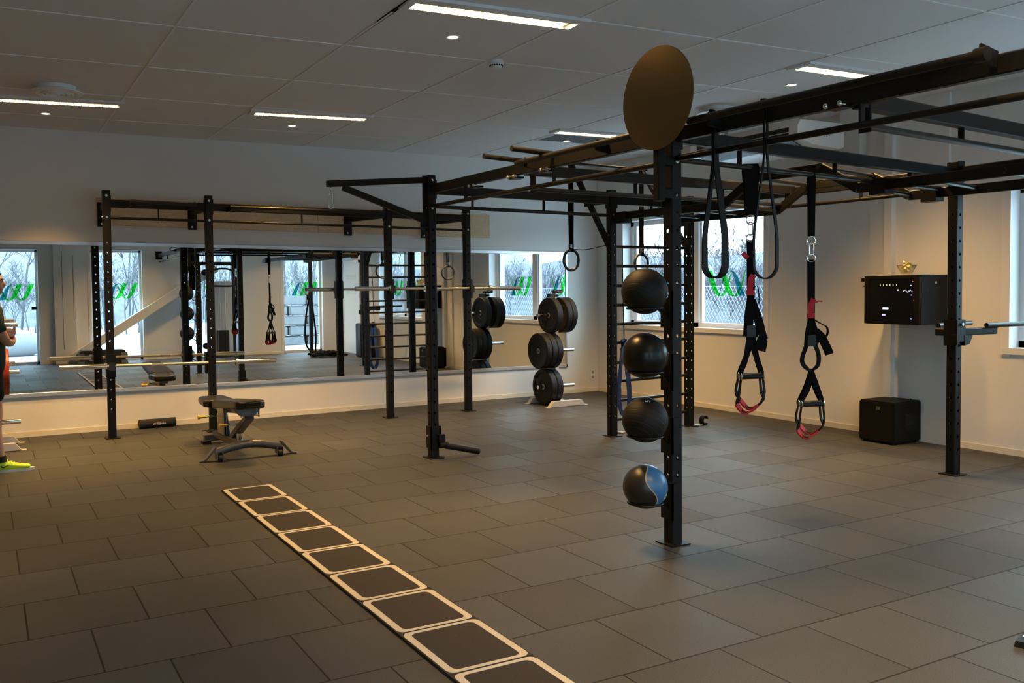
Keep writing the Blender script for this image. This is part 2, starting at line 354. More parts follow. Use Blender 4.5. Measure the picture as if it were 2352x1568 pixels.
# ================================================================== steel rigs
PW = 0.076
def upright_mesh(mb, x, y, z1, holes=(0.30, 2.05), w=PW, hr=0.0112, z0=0.0):
    """square tube with real through holes every 100 mm on all four faces"""
    h = w/2; ch = 0.006; K = 16
    axes = [Vector((1, 0, 0)), Vector((0, 1, 0)), Vector((-1, 0, 0)), Vector((0, -1, 0))]
    zs = []; z = z0
    hz = [round(holes[0]+0.1*i, 3) for i in range(int((holes[1]-holes[0])/0.1)+1)]
    for nrm in axes:
        tan = Vector((-nrm.y, nrm.x, 0)); c = Vector((x, y, 0))
        def pt(a, z, dep=0.0): return c+nrm*(h-dep)+tan*a+Vector((0, 0, z))
        b = h-ch
        def quad(za, zb): mb.add([pt(-b, za), pt(b, za), pt(b, zb), pt(-b, zb)], [(0, 1, 2, 3)])
        quad(z0, hz[0]-0.05); quad(hz[-1]+0.05, z1)
        for zc in hz:
            vs = []; fs = []
            for k in range(K):
                t = 2*PI*(k+0.5)/K; cx, sz = math.cos(t), math.sin(t)
                f = min(b/abs(cx) if abs(cx) > 1e-6 else 9, 0.05/abs(sz) if abs(sz) > 1e-6 else 9)
                vs += [pt(cx*hr, zc+sz*hr), pt(cx*f, zc+sz*f), pt(cx*hr, zc+sz*hr, 0.005)]
            for k in range(K):
                j = (k+1) % K
                fs += [(3*k, 3*k+1, 3*j+1, 3*j), (3*k, 3*j, 3*j+2, 3*k+2)]
            ang = math.atan2(0.05, b)            # the four corners of the panel
            for s1, s2 in ((1, 1), (-1, 1), (-1, -1), (1, -1)):
                t = math.atan2(s2*0.05, s1*b) % (2*PI); k = int(math.floor(t/(2*PI/K)-0.5)) % K; j = (k+1) % K
                vs.append(pt(s1*b, zc+s2*0.05)); fs.append((3*k+1, len(vs)-1, 3*j+1))
            mb.add(vs, fs)
        n2 = Vector((-nrm.y, nrm.x, 0))          # eased corner to the next face
        p, q = c+nrm*h+tan*b, c+n2*h+nrm*b
        mb.add([p+Vector((0, 0, z0)), q+Vector((0, 0, z0)), q+Vector((0, 0, z1)), p+Vector((0, 0, z1))], [(0, 1, 2, 3)])
    mb.box((x-h+0.003, y-h+0.003, z1-0.006), (x+h-0.003, y+h-0.003, z1+0.001))
def upright(parent, x, y, z1, bolts=(), holes=(0.30, 2.05)):
    mb = MB(); upright_mesh(mb, x, y, z1, holes); o = mb.build('upright', BLACK, parent, smooth=20)
    MB().box((x-0.07, y-0.07, 0), (x+0.07, y+0.07, 0.008)).build('base_plate', BLACK, o)
    for zb in bolts:
        for sx_, sy_ in ((-1, 0), (0, -1)):
            a = Vector((x+sx_*PW/2, y+sy_*PW/2, zb)); d = Vector((sx_, sy_, 0))
            MB().cyl(a, a+d*0.004, 0.013, 14).cyl(a, a+d*0.012, 0.009, 6).build('bolt', STEEL, o)
    return o
def beam(parent, a, b, name='crossbeam', wd=0.05, ht=0.078, plates=True):
    a, b = Vector(a), Vector(b); mb = MB(); mb.bar(a, b, wd, ht)
    if plates:
        d = (b-a).normalized()
        for p, q in ((a, d), (b, -d)): mb.bar(p, p+q*0.008, 0.075, 0.16, 0.004)
    return mb.build(name, BLACK, parent, smooth=20)
def pipe(parent, a, b, hangers=(), drop=0.0, r=0.0165, name='pull_up_bar', mat_=None):
    o = MB().cyl(a, b, r, 18).build(name, mat_ or BLACKS, parent)
    a, b = Vector(a), Vector(b)
    for t in hangers:
        p = a+(b-a)*t; MB().bar(p, p+Vector((0, 0, drop)), 0.03, 0.012, 0.002, up=(b-a)).build('hanger', BLACK, o)
    return o

# ---- rack bolted to the mirror wall
WP = [(1.150, 9.452, 2.528), (2.154, 9.342, 2.499), (4.172, 9.217, 2.462), (5.221, 9.233, 2.440)]
rk = thing('squat_rack', 'black four-post steel rack bolted to the pine board above the mirror', 'squat rack', (3.2, 9.3, 0))
zt = lambda x: 2.395-0.0152*(x-1.15)           # beam height falls a little to the right
for i, (x, y, z1) in enumerate(WP): upright(rk, x, y, z1, (z1-0.055, zt(x)-0.14))
for (xa, ya, _), (xb, yb, _) in zip(WP, WP[1:]):
    da = Vector((xb-xa, yb-ya, 0)).normalized()*PW/2
    A = Vector((xa, ya, zt(xa)))+da; B = Vector((xb, yb, zt(xb)))-da
    beam(rk, A, B); dz = Vector((0, 0, -0.145))
    pipe(rk, A+dz, B+dz, (0.5,), 0.12, r=0.014)
for x, y, bx in ((1.150, 9.452, 1.17), (2.154, 9.342, 2.12), (4.172, 9.217, 3.98), (5.221, 9.233, 5.02)):
    z = zt(x)-0.065; o = MB().bar((x, y+PW/2, z+0.065), (bx, WY-0.05, z+0.065), 0.05, 0.075).build('mounting_arm', BLACK, rk, smooth=20)
    MB().box((bx-0.05, WY-0.056, z-0.135), (bx+0.05, WY-0.042, z+0.125)).build('mounting_plate', BLACK, o)
    for zb in (-0.105, 0.095): MB().cyl((bx-0.01, WY-0.056, z+zb), (bx-0.01, WY-0.066, z+zb), 0.011, 10).build('bolt', STEEL, o)
for xa, xb in ((1.33, 1.98), (2.32, 4.06)):    # bars set out in front of the beam
    z = zt((xa+xb)/2)-0.01; y = 9.08
    o = MB().cyl((xa, y, z+0.012), (xb, y-0.03, z-0.006), 0.017, 18).build('fat_bar', BLACKS, rk)
    for x_ in (xa+0.02, xb-0.02): MB().bar((x_, y, z), (x_, 9.46-0.11*(x_-1.15)-0.02, z), 0.012, 0.05, 0.002).build('bar_bracket', BLACK, o)

PINE = bpy.data.materials.new('pine_plywood'); PINE.use_nodes = True; n = PINE.node_tree; b = n.nodes['Principled BSDF']
t = n.nodes.new('ShaderNodeTexCoord'); mp = n.nodes.new('ShaderNodeMapping'); mp.inputs['Scale'].default_value = (0.9, 1, 9); n.links.new(t.outputs['Object'], mp.inputs[0])
ns = n.nodes.new('ShaderNodeTexNoise'); ns.inputs['Scale'].default_value = 3.2; ns.inputs['Detail'].default_value = 3; ns.inputs['Distortion'].default_value = 1.4; n.links.new(mp.outputs[0], ns.inputs['Vector'])
wv = n.nodes.new('ShaderNodeMath'); wv.operation = 'MULTIPLY'; wv.inputs[1].default_value = 14; n.links.new(ns.outputs['Fac'], wv.inputs[0])
fr_ = n.nodes.new('ShaderNodeMath'); fr_.operation = 'FRACT'; n.links.new(wv.outputs[0], fr_.inputs[0])
rp = n.nodes.new('ShaderNodeValToRGB'); n.links.new(fr_.outputs[0], rp.inputs[0])
rp.color_ramp.elements[0].color = (0.74, 0.57, 0.37, 1); rp.color_ramp.elements[1].color = (0.56, 0.37, 0.20, 1); rp.color_ramp.elements[0].position = 0.25; rp.color_ramp.elements[1].position = 0.97
n.links.new(rp.outputs[0], b.inputs['Base Color']); b.inputs['Roughness'].default_value = 0.6
def board(x0, x1):
    tz = lambda x: 2.503-0.0098*(x-1.115); bz = lambda x: 2.216-0.0128*(x-1.115); y0, y1 = WY-0.042, WY
    return MB().add([(x0, y0, bz(x0)), (x1, y0, bz(x1)), (x1, y1, bz(x1)), (x0, y1, bz(x0)), (x0, y0, tz(x0)), (x1, y0, tz(x1)), (x1, y1, tz(x1)), (x0, y1, tz(x0))],
                    [(0, 3, 2, 1), (4, 5, 6, 7), (0, 1, 5, 4), (1, 2, 6, 5), (2, 3, 7, 6), (3, 0, 4, 7)])
for a, b, l in ((1.113, 3.596, 'left length of the pine plywood board above the mirror'), (3.60, 5.993, 'right length of the pine plywood board, its end bare on the wall')):
    tag(board(a, b).build('mounting_board', PINE), l, 'board', 'plywood boards above the mirror')

# ---- free standing rig in the middle of the room
P1 = Vector((3.507, 3.818, 0)); P2 = Vector((3.495, 6.813, 0)); P3 = Vector((5.539, 6.887, 0)); P4 = Vector((6.621, 6.959, 0)); P5 = Vector((6.637, 4.132, 0)); P6 = Vector((6.62, 1.10, 0))
rig = thing('training_rig', 'large black steel rig with monkey bars standing in the middle of the floor', 'training rig', (5.0, 5.4, 0))
ZB = 2.34; ZP = 2.205                              # beam and pull-up bar heights
UP = {}
for nm, p, z1 in (('1', P1, 2.40), ('2', P2, 2.472), ('3', P3, 2.436), ('4', P4, 2.42), ('5', P5, 2.396), ('6', P6, 2.38)):
    UP[nm] = upright(rig, p.x, p.y, z1, (z1-0.045, 2.19), (0.20, 2.0))
def span(a, b, za, zb, hang=(0.33, 0.67), bar=True, ext=0):
    d = (b-a).normalized()*PW/2; A = a+d+Vector((0, 0, za)); B = b-d+Vector((0, 0, zb))
    beam(rig, A, B)
    if bar: pipe(rig, A+Vector((0, 0, ZP-za)), B+Vector((0, 0, ZP-zb+(zb-za))), hang, 0.11)
END = Vector((3.53, YF+0.02, 0))
span(P2, P1, 2.352, 2.338, (0.2, 0.62)); span(P1, END, 2.338, 2.30, (0.30, 0.75))
MB().box((3.46, YF, 2.22), (3.60, YF+0.014, 2.40)).build('mounting_plate', BLACK, rig)
span(P4, P5, 2.335, 2.325, (0.28, 0.72)); span(P5, P6, 2.325, 2.31, (0.3, 0.7))
span(P2, P3, 2.352, 2.335, (0.2, 0.6)); span(P3, P4, 2.335, 2.335, (0.5,))
span(P1, P5, 2.338, 2.318, (0.18, 0.5, 0.8))
MIDa, MIDb = Vector((3.50, 5.36, 0)), Vector((6.63, 5.62, 0))
def clampspan(a, b, z, hang, pz=ZP, x0=0.0):
    d = (b-a).normalized(); beam(rig, a+d*0.03+Vector((0, 0, z)), b-d*0.03+Vector((0, 0, z)), plates=False)
    A = a+d*0.10+Vector((0, 0, pz)); B = b-d*0.10+Vector((0, 0, pz)); o = pipe(rig, A, B, hang, z-pz-0.03, name='pull_up_bar')
    for P_ in (A, B): MB().bar(P_+Vector((0, 0, -0.03)), P_+Vector((0, 0, z-pz)), 0.06, 0.012, 0.004, up=d).build('hanger', BLACK, o)
clampspan(MIDa, MIDb, 2.34, (0.35, 0.7))
clampspan(Vector((3.51, 2.66, 0)), Vector((6.63, 3.0, 0)), 2.315, (0.3, 0.65))
for y in (6.02, 5.44, 5.02, 2.72):                # clamp bolts under the long beam
    z = 2.295
    mb = MB(); mb.box((3.465, y-0.05, z-0.014), (3.535, y+0.05, z))
    o = mb.build('clamp', BLACK, rig)
    for dy in (-0.04, 0.035): MB().cyl((3.45, y+dy, z+0.002), (3.475, y+dy, z+0.002), 0.012, 12).ball((3.45, y+dy, z+0.002), 0.013, 10, 8).build('bolt', STEEL, o)
    MB().cyl((3.48, y+0.035, z-0.006), (3.56, y+0.035, z-0.006), 0.007, 10).build('bolt', STEEL, o)
# fat bars carried outside the long beam, and a pair of handles
o = MB().cyl((3.385, 5.26, 2.366), (3.385, 3.86, 2.362), 0.019, 20).build('fat_bar', BLACKS, rig)
for y in (5.16, 4.36): MB().bar((3.385, y, 2.362), (3.49, y, 2.345), 0.012, 0.07, 0.003).build('bar_bracket', BLACK, o)
o = MB().cyl((3.385, 3.56, 2.366), (3.385, 2.02, 2.345), 0.019, 20).build('fat_bar', BLACKS, rig)
MB().cyl((3.385, 2.035, 2.345), (3.385, 1.99, 2.344), 0.028, 20).build('end_cap', BLACKS, o)
for y in (3.42, 2.02): MB().bar((3.385, y, 2.355), (3.49, y, 2.338), 0.012, 0.07, 0.003).build('bar_bracket', BLACK, o)
for ya, yb in ((5.28, 5.30), (4.92, 4.94)):
    MB().cyl((3.13, ya, 2.405), (3.48, yb, 2.392), 0.018, 18).build('parallel_handle', BLACKS, rig)
# ladder rungs between the two rear posts
for z in (1.880, 1.689, 1.494, 1.303, 1.112, 0.929, 0.728, 0.545, 0.348, 0.159):
    MB().cyl(P3+Vector((PW/2, 0.002, z)), P4+Vector((-PW/2, -0.002, z)), 0.0155, 16).build('ladder_rung', BLACKS, rig)
# arms leaning back from the ladder, carrying the bar the rings hang from
for p, ye in ((P3, 7.56), (P4, 7.70)):
    a = p+Vector((0, PW/2, 1.89)); b_ = Vector((p.x, ye, 2.79))
    MB().bar(a, b_, 0.05, 0.05).bar(p+Vector((0, PW/2, 2.33)), Vector((p.x, p.y+(ye-p.y)*0.62, 2.33)), 0.04, 0.04).build('outrigger_arm', BLACK, rig, smooth=20)
RB0, RB1 = Vector((5.46, 7.545, 2.79)), Vector((6.70, 7.71, 2.79))
MB().cyl(RB0, RB1, 0.017, 18).build('outrigger_bar', BLACKS, rig)
# zigzag monkey bars
XA, XB, SKY_ = 5.555, 6.44, 0.21
zig = [(6.90, 2.175), (5.44, 2.155), (5.11, 2.345), (4.475, 2.345), (4.16, 2.165), (1.00, 2.150)]
for X, sk in ((XA, 0.0), (XB, SKY_)):
    mb = MB()
    for (ya, za), (yb, zb) in zip(zig, zig[1:]): mb.bar((X, ya+sk, za), (X, yb+sk, zb), 0.035, 0.072, 0.004)
    mb.build('monkey_bar_rail', BLACK, rig, smooth=20)
for y, z in zig[1:-1]+[(6.4, 2.165), (5.9, 2.16), (3.65, 2.165), (3.15, 2.16), (2.65, 2.16), (2.15, 2.155), (1.65, 2.152)]:
    MB().cyl((XA-0.03, y, z+0.005), (XB+0.035, y+SKY_, z+0.005), 0.016, 16).build('monkey_rung', BLACKS, rig)
for y in (6.72, 3.98, 1.32):
    MB().box((XA-0.05, y-0.06, 2.10), (XA+0.05, y+0.06, 2.21)).build('rail_bracket', BLACK, rig); MB().box((XB-0.05, y+SKY_-0.06, 2.10), (XB+0.05, y+SKY_+0.06, 2.21)).build('rail_bracket', BLACK, rig)
# bag arm: triangle reaching left from the post that stands nearest the bench
T = Vector((2.545, 6.815, 0))
MB().bar(P2+Vector((-PW/2, 0, 2.432)), T+Vector((0, 0, 2.359)), 0.05, 0.05).bar(P2+Vector((-PW/2, 0, 2.075)), T+Vector((0.14, 0, 2.335)), 0.045, 0.05).bar(P2+Vector((-PW/2-0.004, 0, 2.03)), P2+Vector((-PW/2-0.004, 0, 2.47)), 0.07, 0.008, 0.002).build('bag_arm', BLACK, rig, smooth=20)
ch = thing('swivel_hook', 'small steel chain link and carabiner hanging from the tip of the triangular arm', 'hook', (2.575, 6.815, 2.17))
MB().ring((2.575, 6.815, 2.318), 0.016, 0.0035, (1, 0, 0)).ring((2.575, 6.815, 2.287), 0.015, 0.0035, (0, 1, 0)).build('chain_link', STEEL, ch)
mb = MB(); mb.tube([(2.575+0.017*math.cos(t_), 6.815, 2.218+(0.045 if math.sin(t_) > 0 else -0.045)+0.017*math.sin(t_)) for t_ in [2*PI*i/20 for i in range(20)]], 0.0045, 8, closed=True)
mb.cyl((2.592, 6.815, 2.19), (2.592, 6.815, 2.235), 0.008, 12).build('carabiner', STEEL, ch)

# round steel target disc on the corner post
tg = thing('ball_target', 'large round black steel target disc fixed to the near corner post of the rig', 'target disc', (3.33, 3.74, 2.235))
mb = MB(); mb.lathe([(0.0, 0), (0.279, 0), (0.281, 0.002), (0.281, 0.006), (0.279, 0.008), (0, 0.008)], (3.325, 3.745, 2.518), (1, 0, 0), 72)
mb.build('disc', mat('matt_bronze_black', (0.20, 0.135, 0.06), 0.30, 0.92), tg, smooth=30)
MB().bar((3.372, 3.775, 1.96), (3.372, 3.775, 2.60), 0.05, 0.05, up=(0, 1, 0)).build('target_post', BLACK, tg, smooth=20)
MB().box((3.396, 3.76, 2.16), (3.47, 3.80, 2.21)).box((3.396, 3.765, 1.98), (3.47, 3.815, 2.03)).add([(3.469, 3.775, 2.035), (3.469, 3.86, 2.035), (3.469, 3.86, 1.93), (3.40, 3.775, 2.035), (3.40, 3.86, 2.035)], [(0, 1, 2), (0, 3, 4, 1), (3, 2, 4), (0, 2, 3), (1, 4, 2)]).build('target_bracket', BLACK, tg)

# ================================================================== barbells and their hooks
def barbell(x0, xc, y, z, tilt, label):
    """2.2 m bar centred at xc, its axis along X (tilt = slight drop per metre)"""
    t = thing('barbell', label, 'barbell', (xc, y, z), 'bars resting in the rack')
    P = lambda u, dr=0: (xc+u, y+dr, z-tilt*u)
    s = MB().cyl(P(-0.66), P(0.66), 0.014, 20).build('shaft', mat('bar_steel', (0.72, 0.68, 0.60), 0.24, 1.0), t)
    for a, b in ((-0.56, -0.22), (-0.10, 0.10), (0.22, 0.56)): MB().cyl(P(a), P(b), 0.0145, 20).build('knurling', KNURL, s)
    for d in (-1, 1):
        sl = MB().cyl(P(d*0.675), P(d*1.095), 0.025, 26).cyl(P(d*1.095), P(d*1.099), 0.021, 26).build('sleeve', CHROME, t)
        MB().cyl(P(d*0.652), P(d*0.676), 0.037, 26).build('sleeve_collar', CHROME, sl)
    return t
def jcup(x, y, z, dx, label):
    t = thing('bar_hook', label, 'rack hook', (x, y-PW/2-0.03, z-0.09), 'bar hooks on the wall rack')
    MB().box((x-0.047, y-PW/2-0.012, z-0.12), (x+0.047, y-PW/2, z+0.11)).box((x-0.047, y-PW/2, z-0.12), (x-0.039, y+0.03, z+0.11)).box((x+0.039, y-PW/2, z-0.12), (x+0.047, y+0.03, z+0.11)).build('bracket', BLACK, t)
    mb = MB(); yc = y-PW/2-0.048
    mb.box((x-0.03, yc-0.04, z-0.05), (x+0.03, y-PW/2-0.012, z-0.0165)).box((x-0.03, yc-0.05, z-0.05), (x+0.03, yc-0.028, z+0.035))
    mb.build('cradle', mat('black_nylon', (0.013, 0.013, 0.013), 0.4), t, bevel=0.006)
    return t
ybar = 9.452-PW/2-0.048
barbell(0, 1.754, 9.335, 0.742, 0.015, 'steel barbell low in the rack, resting behind the bench')
jcup(1.150, 9.448, 0.742+0.009, 0, 'bar hook holding the left end of the low barbell'); jcup(2.154, 9.448, 0.742-0.006, 0, 'bar hook holding the low barbell on the post behind the bench')
barbell(0, 4.82, 9.135, 1.492, 0.008, 'steel barbell at chest height in the right bay of the wall rack')
jcup(4.172, 9.217, 1.497, 0, 'bar hook holding the left end of the chest-high barbell'); jcup(5.221, 9.233, 1.489, 0, 'bar hook holding the right end of the chest-high barbell')

# ================================================================== adjustable bench
BX, BY = 2.06, 8.1
bn = thing('adjustable_bench', 'grey framed adjustable bench with black vinyl pads and yellow knobs', 'bench', (BX, BY, 0))
def pad(x0, x1, ya, yb, z0, z1, wide_a, wide_b, name, dz=0.0):
    prof = []
    N = 22; rows = []
    for i in range(N+1):
        t = i/N; e = min(t, 1-t); y = ya+(yb-ya)*t; w_ = (wide_a+(wide_b-wide_a)*t)/2
        if e < 0.10: w_ *= math.sqrt(max(0.0, 1-((0.10-e)/0.10)**2))*0.42+0.58
        rows.append((y, w_))
    mb = MB(); xc = (x0+x1)/2; hz = (z1-z0)/2; zc = (z0+z1)/2; M = 16; vs = []; fs = []
    for i, (y, w_) in enumerate(rows):
        g = 1 if 0 < i < N else 0.72
        for k in range(M):
            a = 2*PI*k/M; cx, sz = math.cos(a), math.sin(a); q = 0.35
            ex = math.copysign(abs(cx)**q, cx); ez = math.copysign(abs(sz)**q, sz)
            vs.append((xc+w_*ex*(0.97 if g < 1 else 1), y, zc+hz*ez*g+dz*(1-i/N)))
    for i in range(N): fs += [(i*M+k, i*M+(k+1) % M, (i+1)*M+(k+1) % M, (i+1)*M+k) for k in range(M)]
    fs += [tuple(range(M))[::-1], tuple(range(N*M, N*M+M))]
    return mb.add(vs, fs).build(name, PADM, bn, smooth=50)
bk = pad(BX-0.145, BX+0.135, 7.43, 8.38, 0.375, 0.455, 0.26, 0.31, 'back_pad', 0.09)
pad(BX-0.19, BX+0.09, 8.42, 8.80, 0.375, 0.450, 0.31, 0.26, 'seat_pad')
MB().tube([(BX-0.115, 7.44, 0.49), (BX, 7.425, 0.49), (BX+0.105, 7.44, 0.49)], 0.004).tube([(BX-0.115, 7.44, 0.52), (BX, 7.422, 0.52), (BX+0.105, 7.44, 0.52)], 0.004).build('piping', PADM, bk)
MB().bar((BX, 7.60, 0.425), (BX, 8.36, 0.352), 0.06, 0.045).bar((BX-0.02, 8.36, 0.352), (BX-0.03, 8.66, 0.355), 0.06, 0.04).bar((BX-0.10, 7.66, 0.435), (BX+0.10, 7.66, 0.435), 0.05, 0.02).add([(BX-0.12, 7.60, 0.452), (BX+0.12, 7.60, 0.452), (BX+0.06, 7.60, 0.385), (BX-0.06, 7.60, 0.385), (BX-0.12, 7.70, 0.452), (BX+0.12, 7.70, 0.452), (BX+0.06, 7.70, 0.385), (BX-0.06, 7.70, 0.385)], [(0, 1, 2, 3), (7, 6, 5, 4), (0, 4, 5, 1), (1, 5, 6, 2), (2, 6, 7, 3), (3, 7, 4, 0)]).build('pad_frame', GREYM, bn, smooth=20)
MB().bar((BX, 7.80, 0.10), (BX-0.05, 8.62, 0.09), 0.06, 0.06).build('spine', GREYM, bn, smooth=20)
MB().bar((BX-0.02, 8.30, 0.10), (BX-0.02, 8.46, 0.42), 0.06, 0.08, up=(0, 1, 0)).build('upright_frame', GREYM, bn, smooth=20)
st = MB().bar((BX+0.005, 8.12, 0.13), (BX+0.05, 7.74, 0.355), 0.085, 0.055).build('support_strut', GREYM, bn, smooth=20)
MB().cyl((BX-0.03, 7.72, 0.375), (BX+0.13, 7.72, 0.375), 0.010, 12).cyl((BX-0.03, 7.72, 0.405), (BX+0.13, 7.72, 0.405), 0.008, 12).box((BX-0.035, 7.705, 0.355), (BX-0.025, 7.735, 0.43)).box((BX+0.125, 7.705, 0.355), (BX+0.135, 7.735, 0.43)).build('hinge', CHROME, st)
MB().cyl((BX+0.0, 7.90, 0.11), (BX+0.0, 7.90, 0.19), 0.026, 18).build('pivot_post', CHROME, bn)
for (x, y, z, L) in ((BX-0.05, 8.36, 0.30, 0.16), (BX+0.03, 7.90, 0.275, 0.15)):
    k = MB().cyl((x, y, z), (x-L, y, z), 0.007, 12).build('pull_pin', CHROME, bn)
    MB().lathe([(0.011, 0), (0.014, 0.012), (0.011, 0.03), (0.013, 0.05), (0.021, 0.066), (0.021, 0.074), (0.012, 0.078)], (x-L+0.01, y, z), (-1, 0, 0), 18).build('knob', YELLOW, k)
# selector plate with holes (seen edge on) and rear foot
MB().box((BX-0.075, 8.20, 0.14), (BX-0.065, 8.42, 0.40)).box((BX-0.035, 8.26, 0.12), (BX-0.025, 8.36, 0.40)).build('selector_plate', mat('brass_zinc_plate', (0.42, 0.36, 0.26), 0.35, 0.9), bn)
rf = MB().bar((BX-0.17, 8.60, 0.06), (BX+0.08, 8.60, 0.06), 0.07, 0.06).build('rear_foot', GREYM, bn, smooth=20)
MB().box((BX-0.19, 8.555, 0), (BX-0.11, 8.645, 0.03)).box((BX+0.04, 8.555, 0), (BX+0.10, 8.645, 0.03)).build('rubber_foot', RUBBER, rf)
MB().tube([(BX-0.06, 8.54, 0.14), (BX-0.20, 8.54, 0.14), (BX-0.17, 8.53, 0.04), (BX-0.10, 8.53, 0.05)], 0.007).build('transport_handle', CHROME, bn)
fy = 7.70; arc = [(BX-0.30+0.60*i/10+0.02, fy-0.02-0.0*i, 0.075+0.05*math.sin(PI*i/10)) for i in range(11)]
MB().tube(arc, 0.037, 14).build('front_foot', GREYM, bn)
for d in (-1, 1):
    xe = BX+0.02+d*0.30
    fp = MB().add([(xe+d*0.00, fy-0.06, 0.13), (xe+d*0.00, fy+0.02, 0.13), (xe+d*0.09, fy+0.02, 0.025), (xe+d*0.09, fy-0.06, 0.025), (xe+d*0.14, fy+0.01, 0.012), (xe+d*0.14, fy-0.05, 0.012),
                    (xe-d*0.01, fy-0.06, 0.118), (xe-d*0.01, fy+0.02, 0.118), (xe+d*0.085, fy+0.02, 0.008), (xe+d*0.085, fy-0.06, 0.008), (xe+d*0.14, fy+0.01, 0.0), (xe+d*0.14, fy-0.05, 0.0)],
                   [(0, 1, 2, 3), (3, 2, 4, 5), (6, 9, 8, 7), (9, 11, 10, 8), (0, 3, 9, 6), (3, 5, 11, 9), (1, 7, 8, 2), (2, 8, 10, 4), (5, 4, 10, 11), (0, 6, 7, 1)]).build('foot_plate', GREYM, bn, bevel=0.004)
    wx = xe-d*0.03
    whl = MB().cyl((wx-0.016, fy-0.085, 0.028), (wx+0.016, fy-0.085, 0.028), 0.028, 20).build('wheel', RUBBER, bn)
    MB().cyl((wx-0.03, fy-0.085, 0.028), (wx+0.03, fy-0.085, 0.028), 0.009, 12).build('axle_bolt', CHROME, whl)
    MB().box((wx-0.028, fy-0.10, 0.02), (wx-0.022, fy-0.02, 0.08)).box((wx+0.022, fy-0.10, 0.02), (wx+0.028, fy-0.02, 0.08)).build('wheel_fork', GREYM, whl)

# ================================================================== rubber step mats in a row
def speckle(name, base, spk, amt, rough=0.8, scale=420):
    mt = bpy.data.materials.new(name); mt.use_nodes = True; n = mt.node_tree; b = n.nodes['Principled BSDF']
    t = n.nodes.new('ShaderNodeTexCoord'); ns = n.nodes.new('ShaderNodeTexNoise'); ns.inputs['Scale'].default_value = scale; ns.inputs['Detail'].default_value = 1
    n.links.new(t.outputs['Object'], ns.inputs['Vector']); rp = n.nodes.new('ShaderNodeValToRGB'); n.links.new(ns.outputs['Fac'], rp.inputs[0])
    rp.color_ramp.elements[0].position = amt; rp.color_ramp.elements[0].color = (*base, 1); rp.color_ramp.elements[1].position = amt+0.03; rp.color_ramp.elements[1].color = (*spk, 1)
    n.links.new(rp.outputs[0], b.inputs['Base Color']); b.inputs['Roughness'].default_value = rough; b.inputs['Specular IOR Level'].default_value = 0.3; return mt
MATB = speckle('mat_black_granulate', (0.028, 0.024, 0.021), (0.30, 0.26, 0.20), 0.76, scale=170)
MATW = speckle('mat_white_granulate', (0.52, 0.48, 0.41), (0.26, 0.22, 0.18), 0.67, scale=210)
def rrect(x0, x1, y0, y1, r, k=5):
    out = []
    for cx, cy, a0 in ((x1-r, y1-r, 0), (x0+r, y1-r, PI/2), (x0+r, y0+r, PI), (x1-r, y0+r, 3*PI/2)):
        out += [(cx+r*math.cos(a0+PI/2*i/k), cy+r*math.sin(a0+PI/2*i/k)) for i in range(k+1)]
    return out
ylines = [6.478, 6.043, 5.586, 5.130, 4.677, 4.238, 3.797, 3.353, 2.898, 2.448]
where = ['farthest, at the bench end of the row', 'second from the bench end of the row', 'third from the bench end of the row', 'fourth from the bench end of the row', 'middle one of the nine in the row', 'sixth from the bench end of the row', 'third nearest the camera in the row', 'second nearest the camera in the row', 'nearest one, cut by the photo edge']
for i in range(9):
    y1, y0 = ylines[i], ylines[i+1]+0.004; x0, x1 = 1.542, 1.926
    t = thing('floor_mat', 'black rubber floor mat with white border, '+where[i], 'mat', ((x0+x1)/2, (y0+y1)/2, 0), 'bordered mats in a row on the floor')
    MB().box((x0, y0, 0), (x1, y1, 0.012)).build('mat_base', MATB, t)
    a = rrect(x0+0.006, x1-0.006, y0+0.005, y1-0.005, 0.035); b_ = rrect(x0+0.038, x1-0.038, y0+0.025, y1-0.025, 0.03); N = len(a)
    vs = [(p[0], p[1], 0.0135) for p in a]+[(p[0], p[1], 0.0135) for p in b_]+[(p[0], p[1], 0.011) for p in a]+[(p[0], p[1], 0.011) for p in b_]; fs = []
    for k in range(N):
        j = (k+1) % N; fs += [(k, j, N+j, N+k), (k, 2*N+k, 2*N+j, j), (N+k, N+j, 3*N+j, 3*N+k)]
    MB().add(vs, fs).build('mat_border', MATW, t)

# ================================================================== foam bar pad by the skirting
t = thing('bar_pad', 'black foam bar pad roll lying against the skirting under the mirror', 'foam pad', (1.68, 9.93, 0))
mb = MB(); mb.lathe([(0.018, 0), (0.046, 0), (0.050, 0.004), (0.050, 0.388), (0.046, 0.392), (0.018, 0.392)], (1.486, 9.94, 0.05), (1, 0, 0), 30).build('foam', mat('black_foam', (0.012, 0.012, 0.012), 0.8), t)
WMARK = mat('white_print', (0.75, 0.75, 0.75), 0.6)
mb = MB(); mb.tube([(1.68+0.052*math.cos(a_), 9.889, 0.047+0.012*math.sin(a_)) for a_ in [0.9+4.4*i/14 for i in range(15)]], [0.0014+0.0010*math.sin(PI*i/14) for i in range(15)], 6)
for i in range(9): mb.box((1.668+0.011*i, 9.8885, 0.045), (1.675+0.011*i, 9.8895, 0.053 if i % 3 else 0.057))
mb.build('printed_mark', WMARK, t)

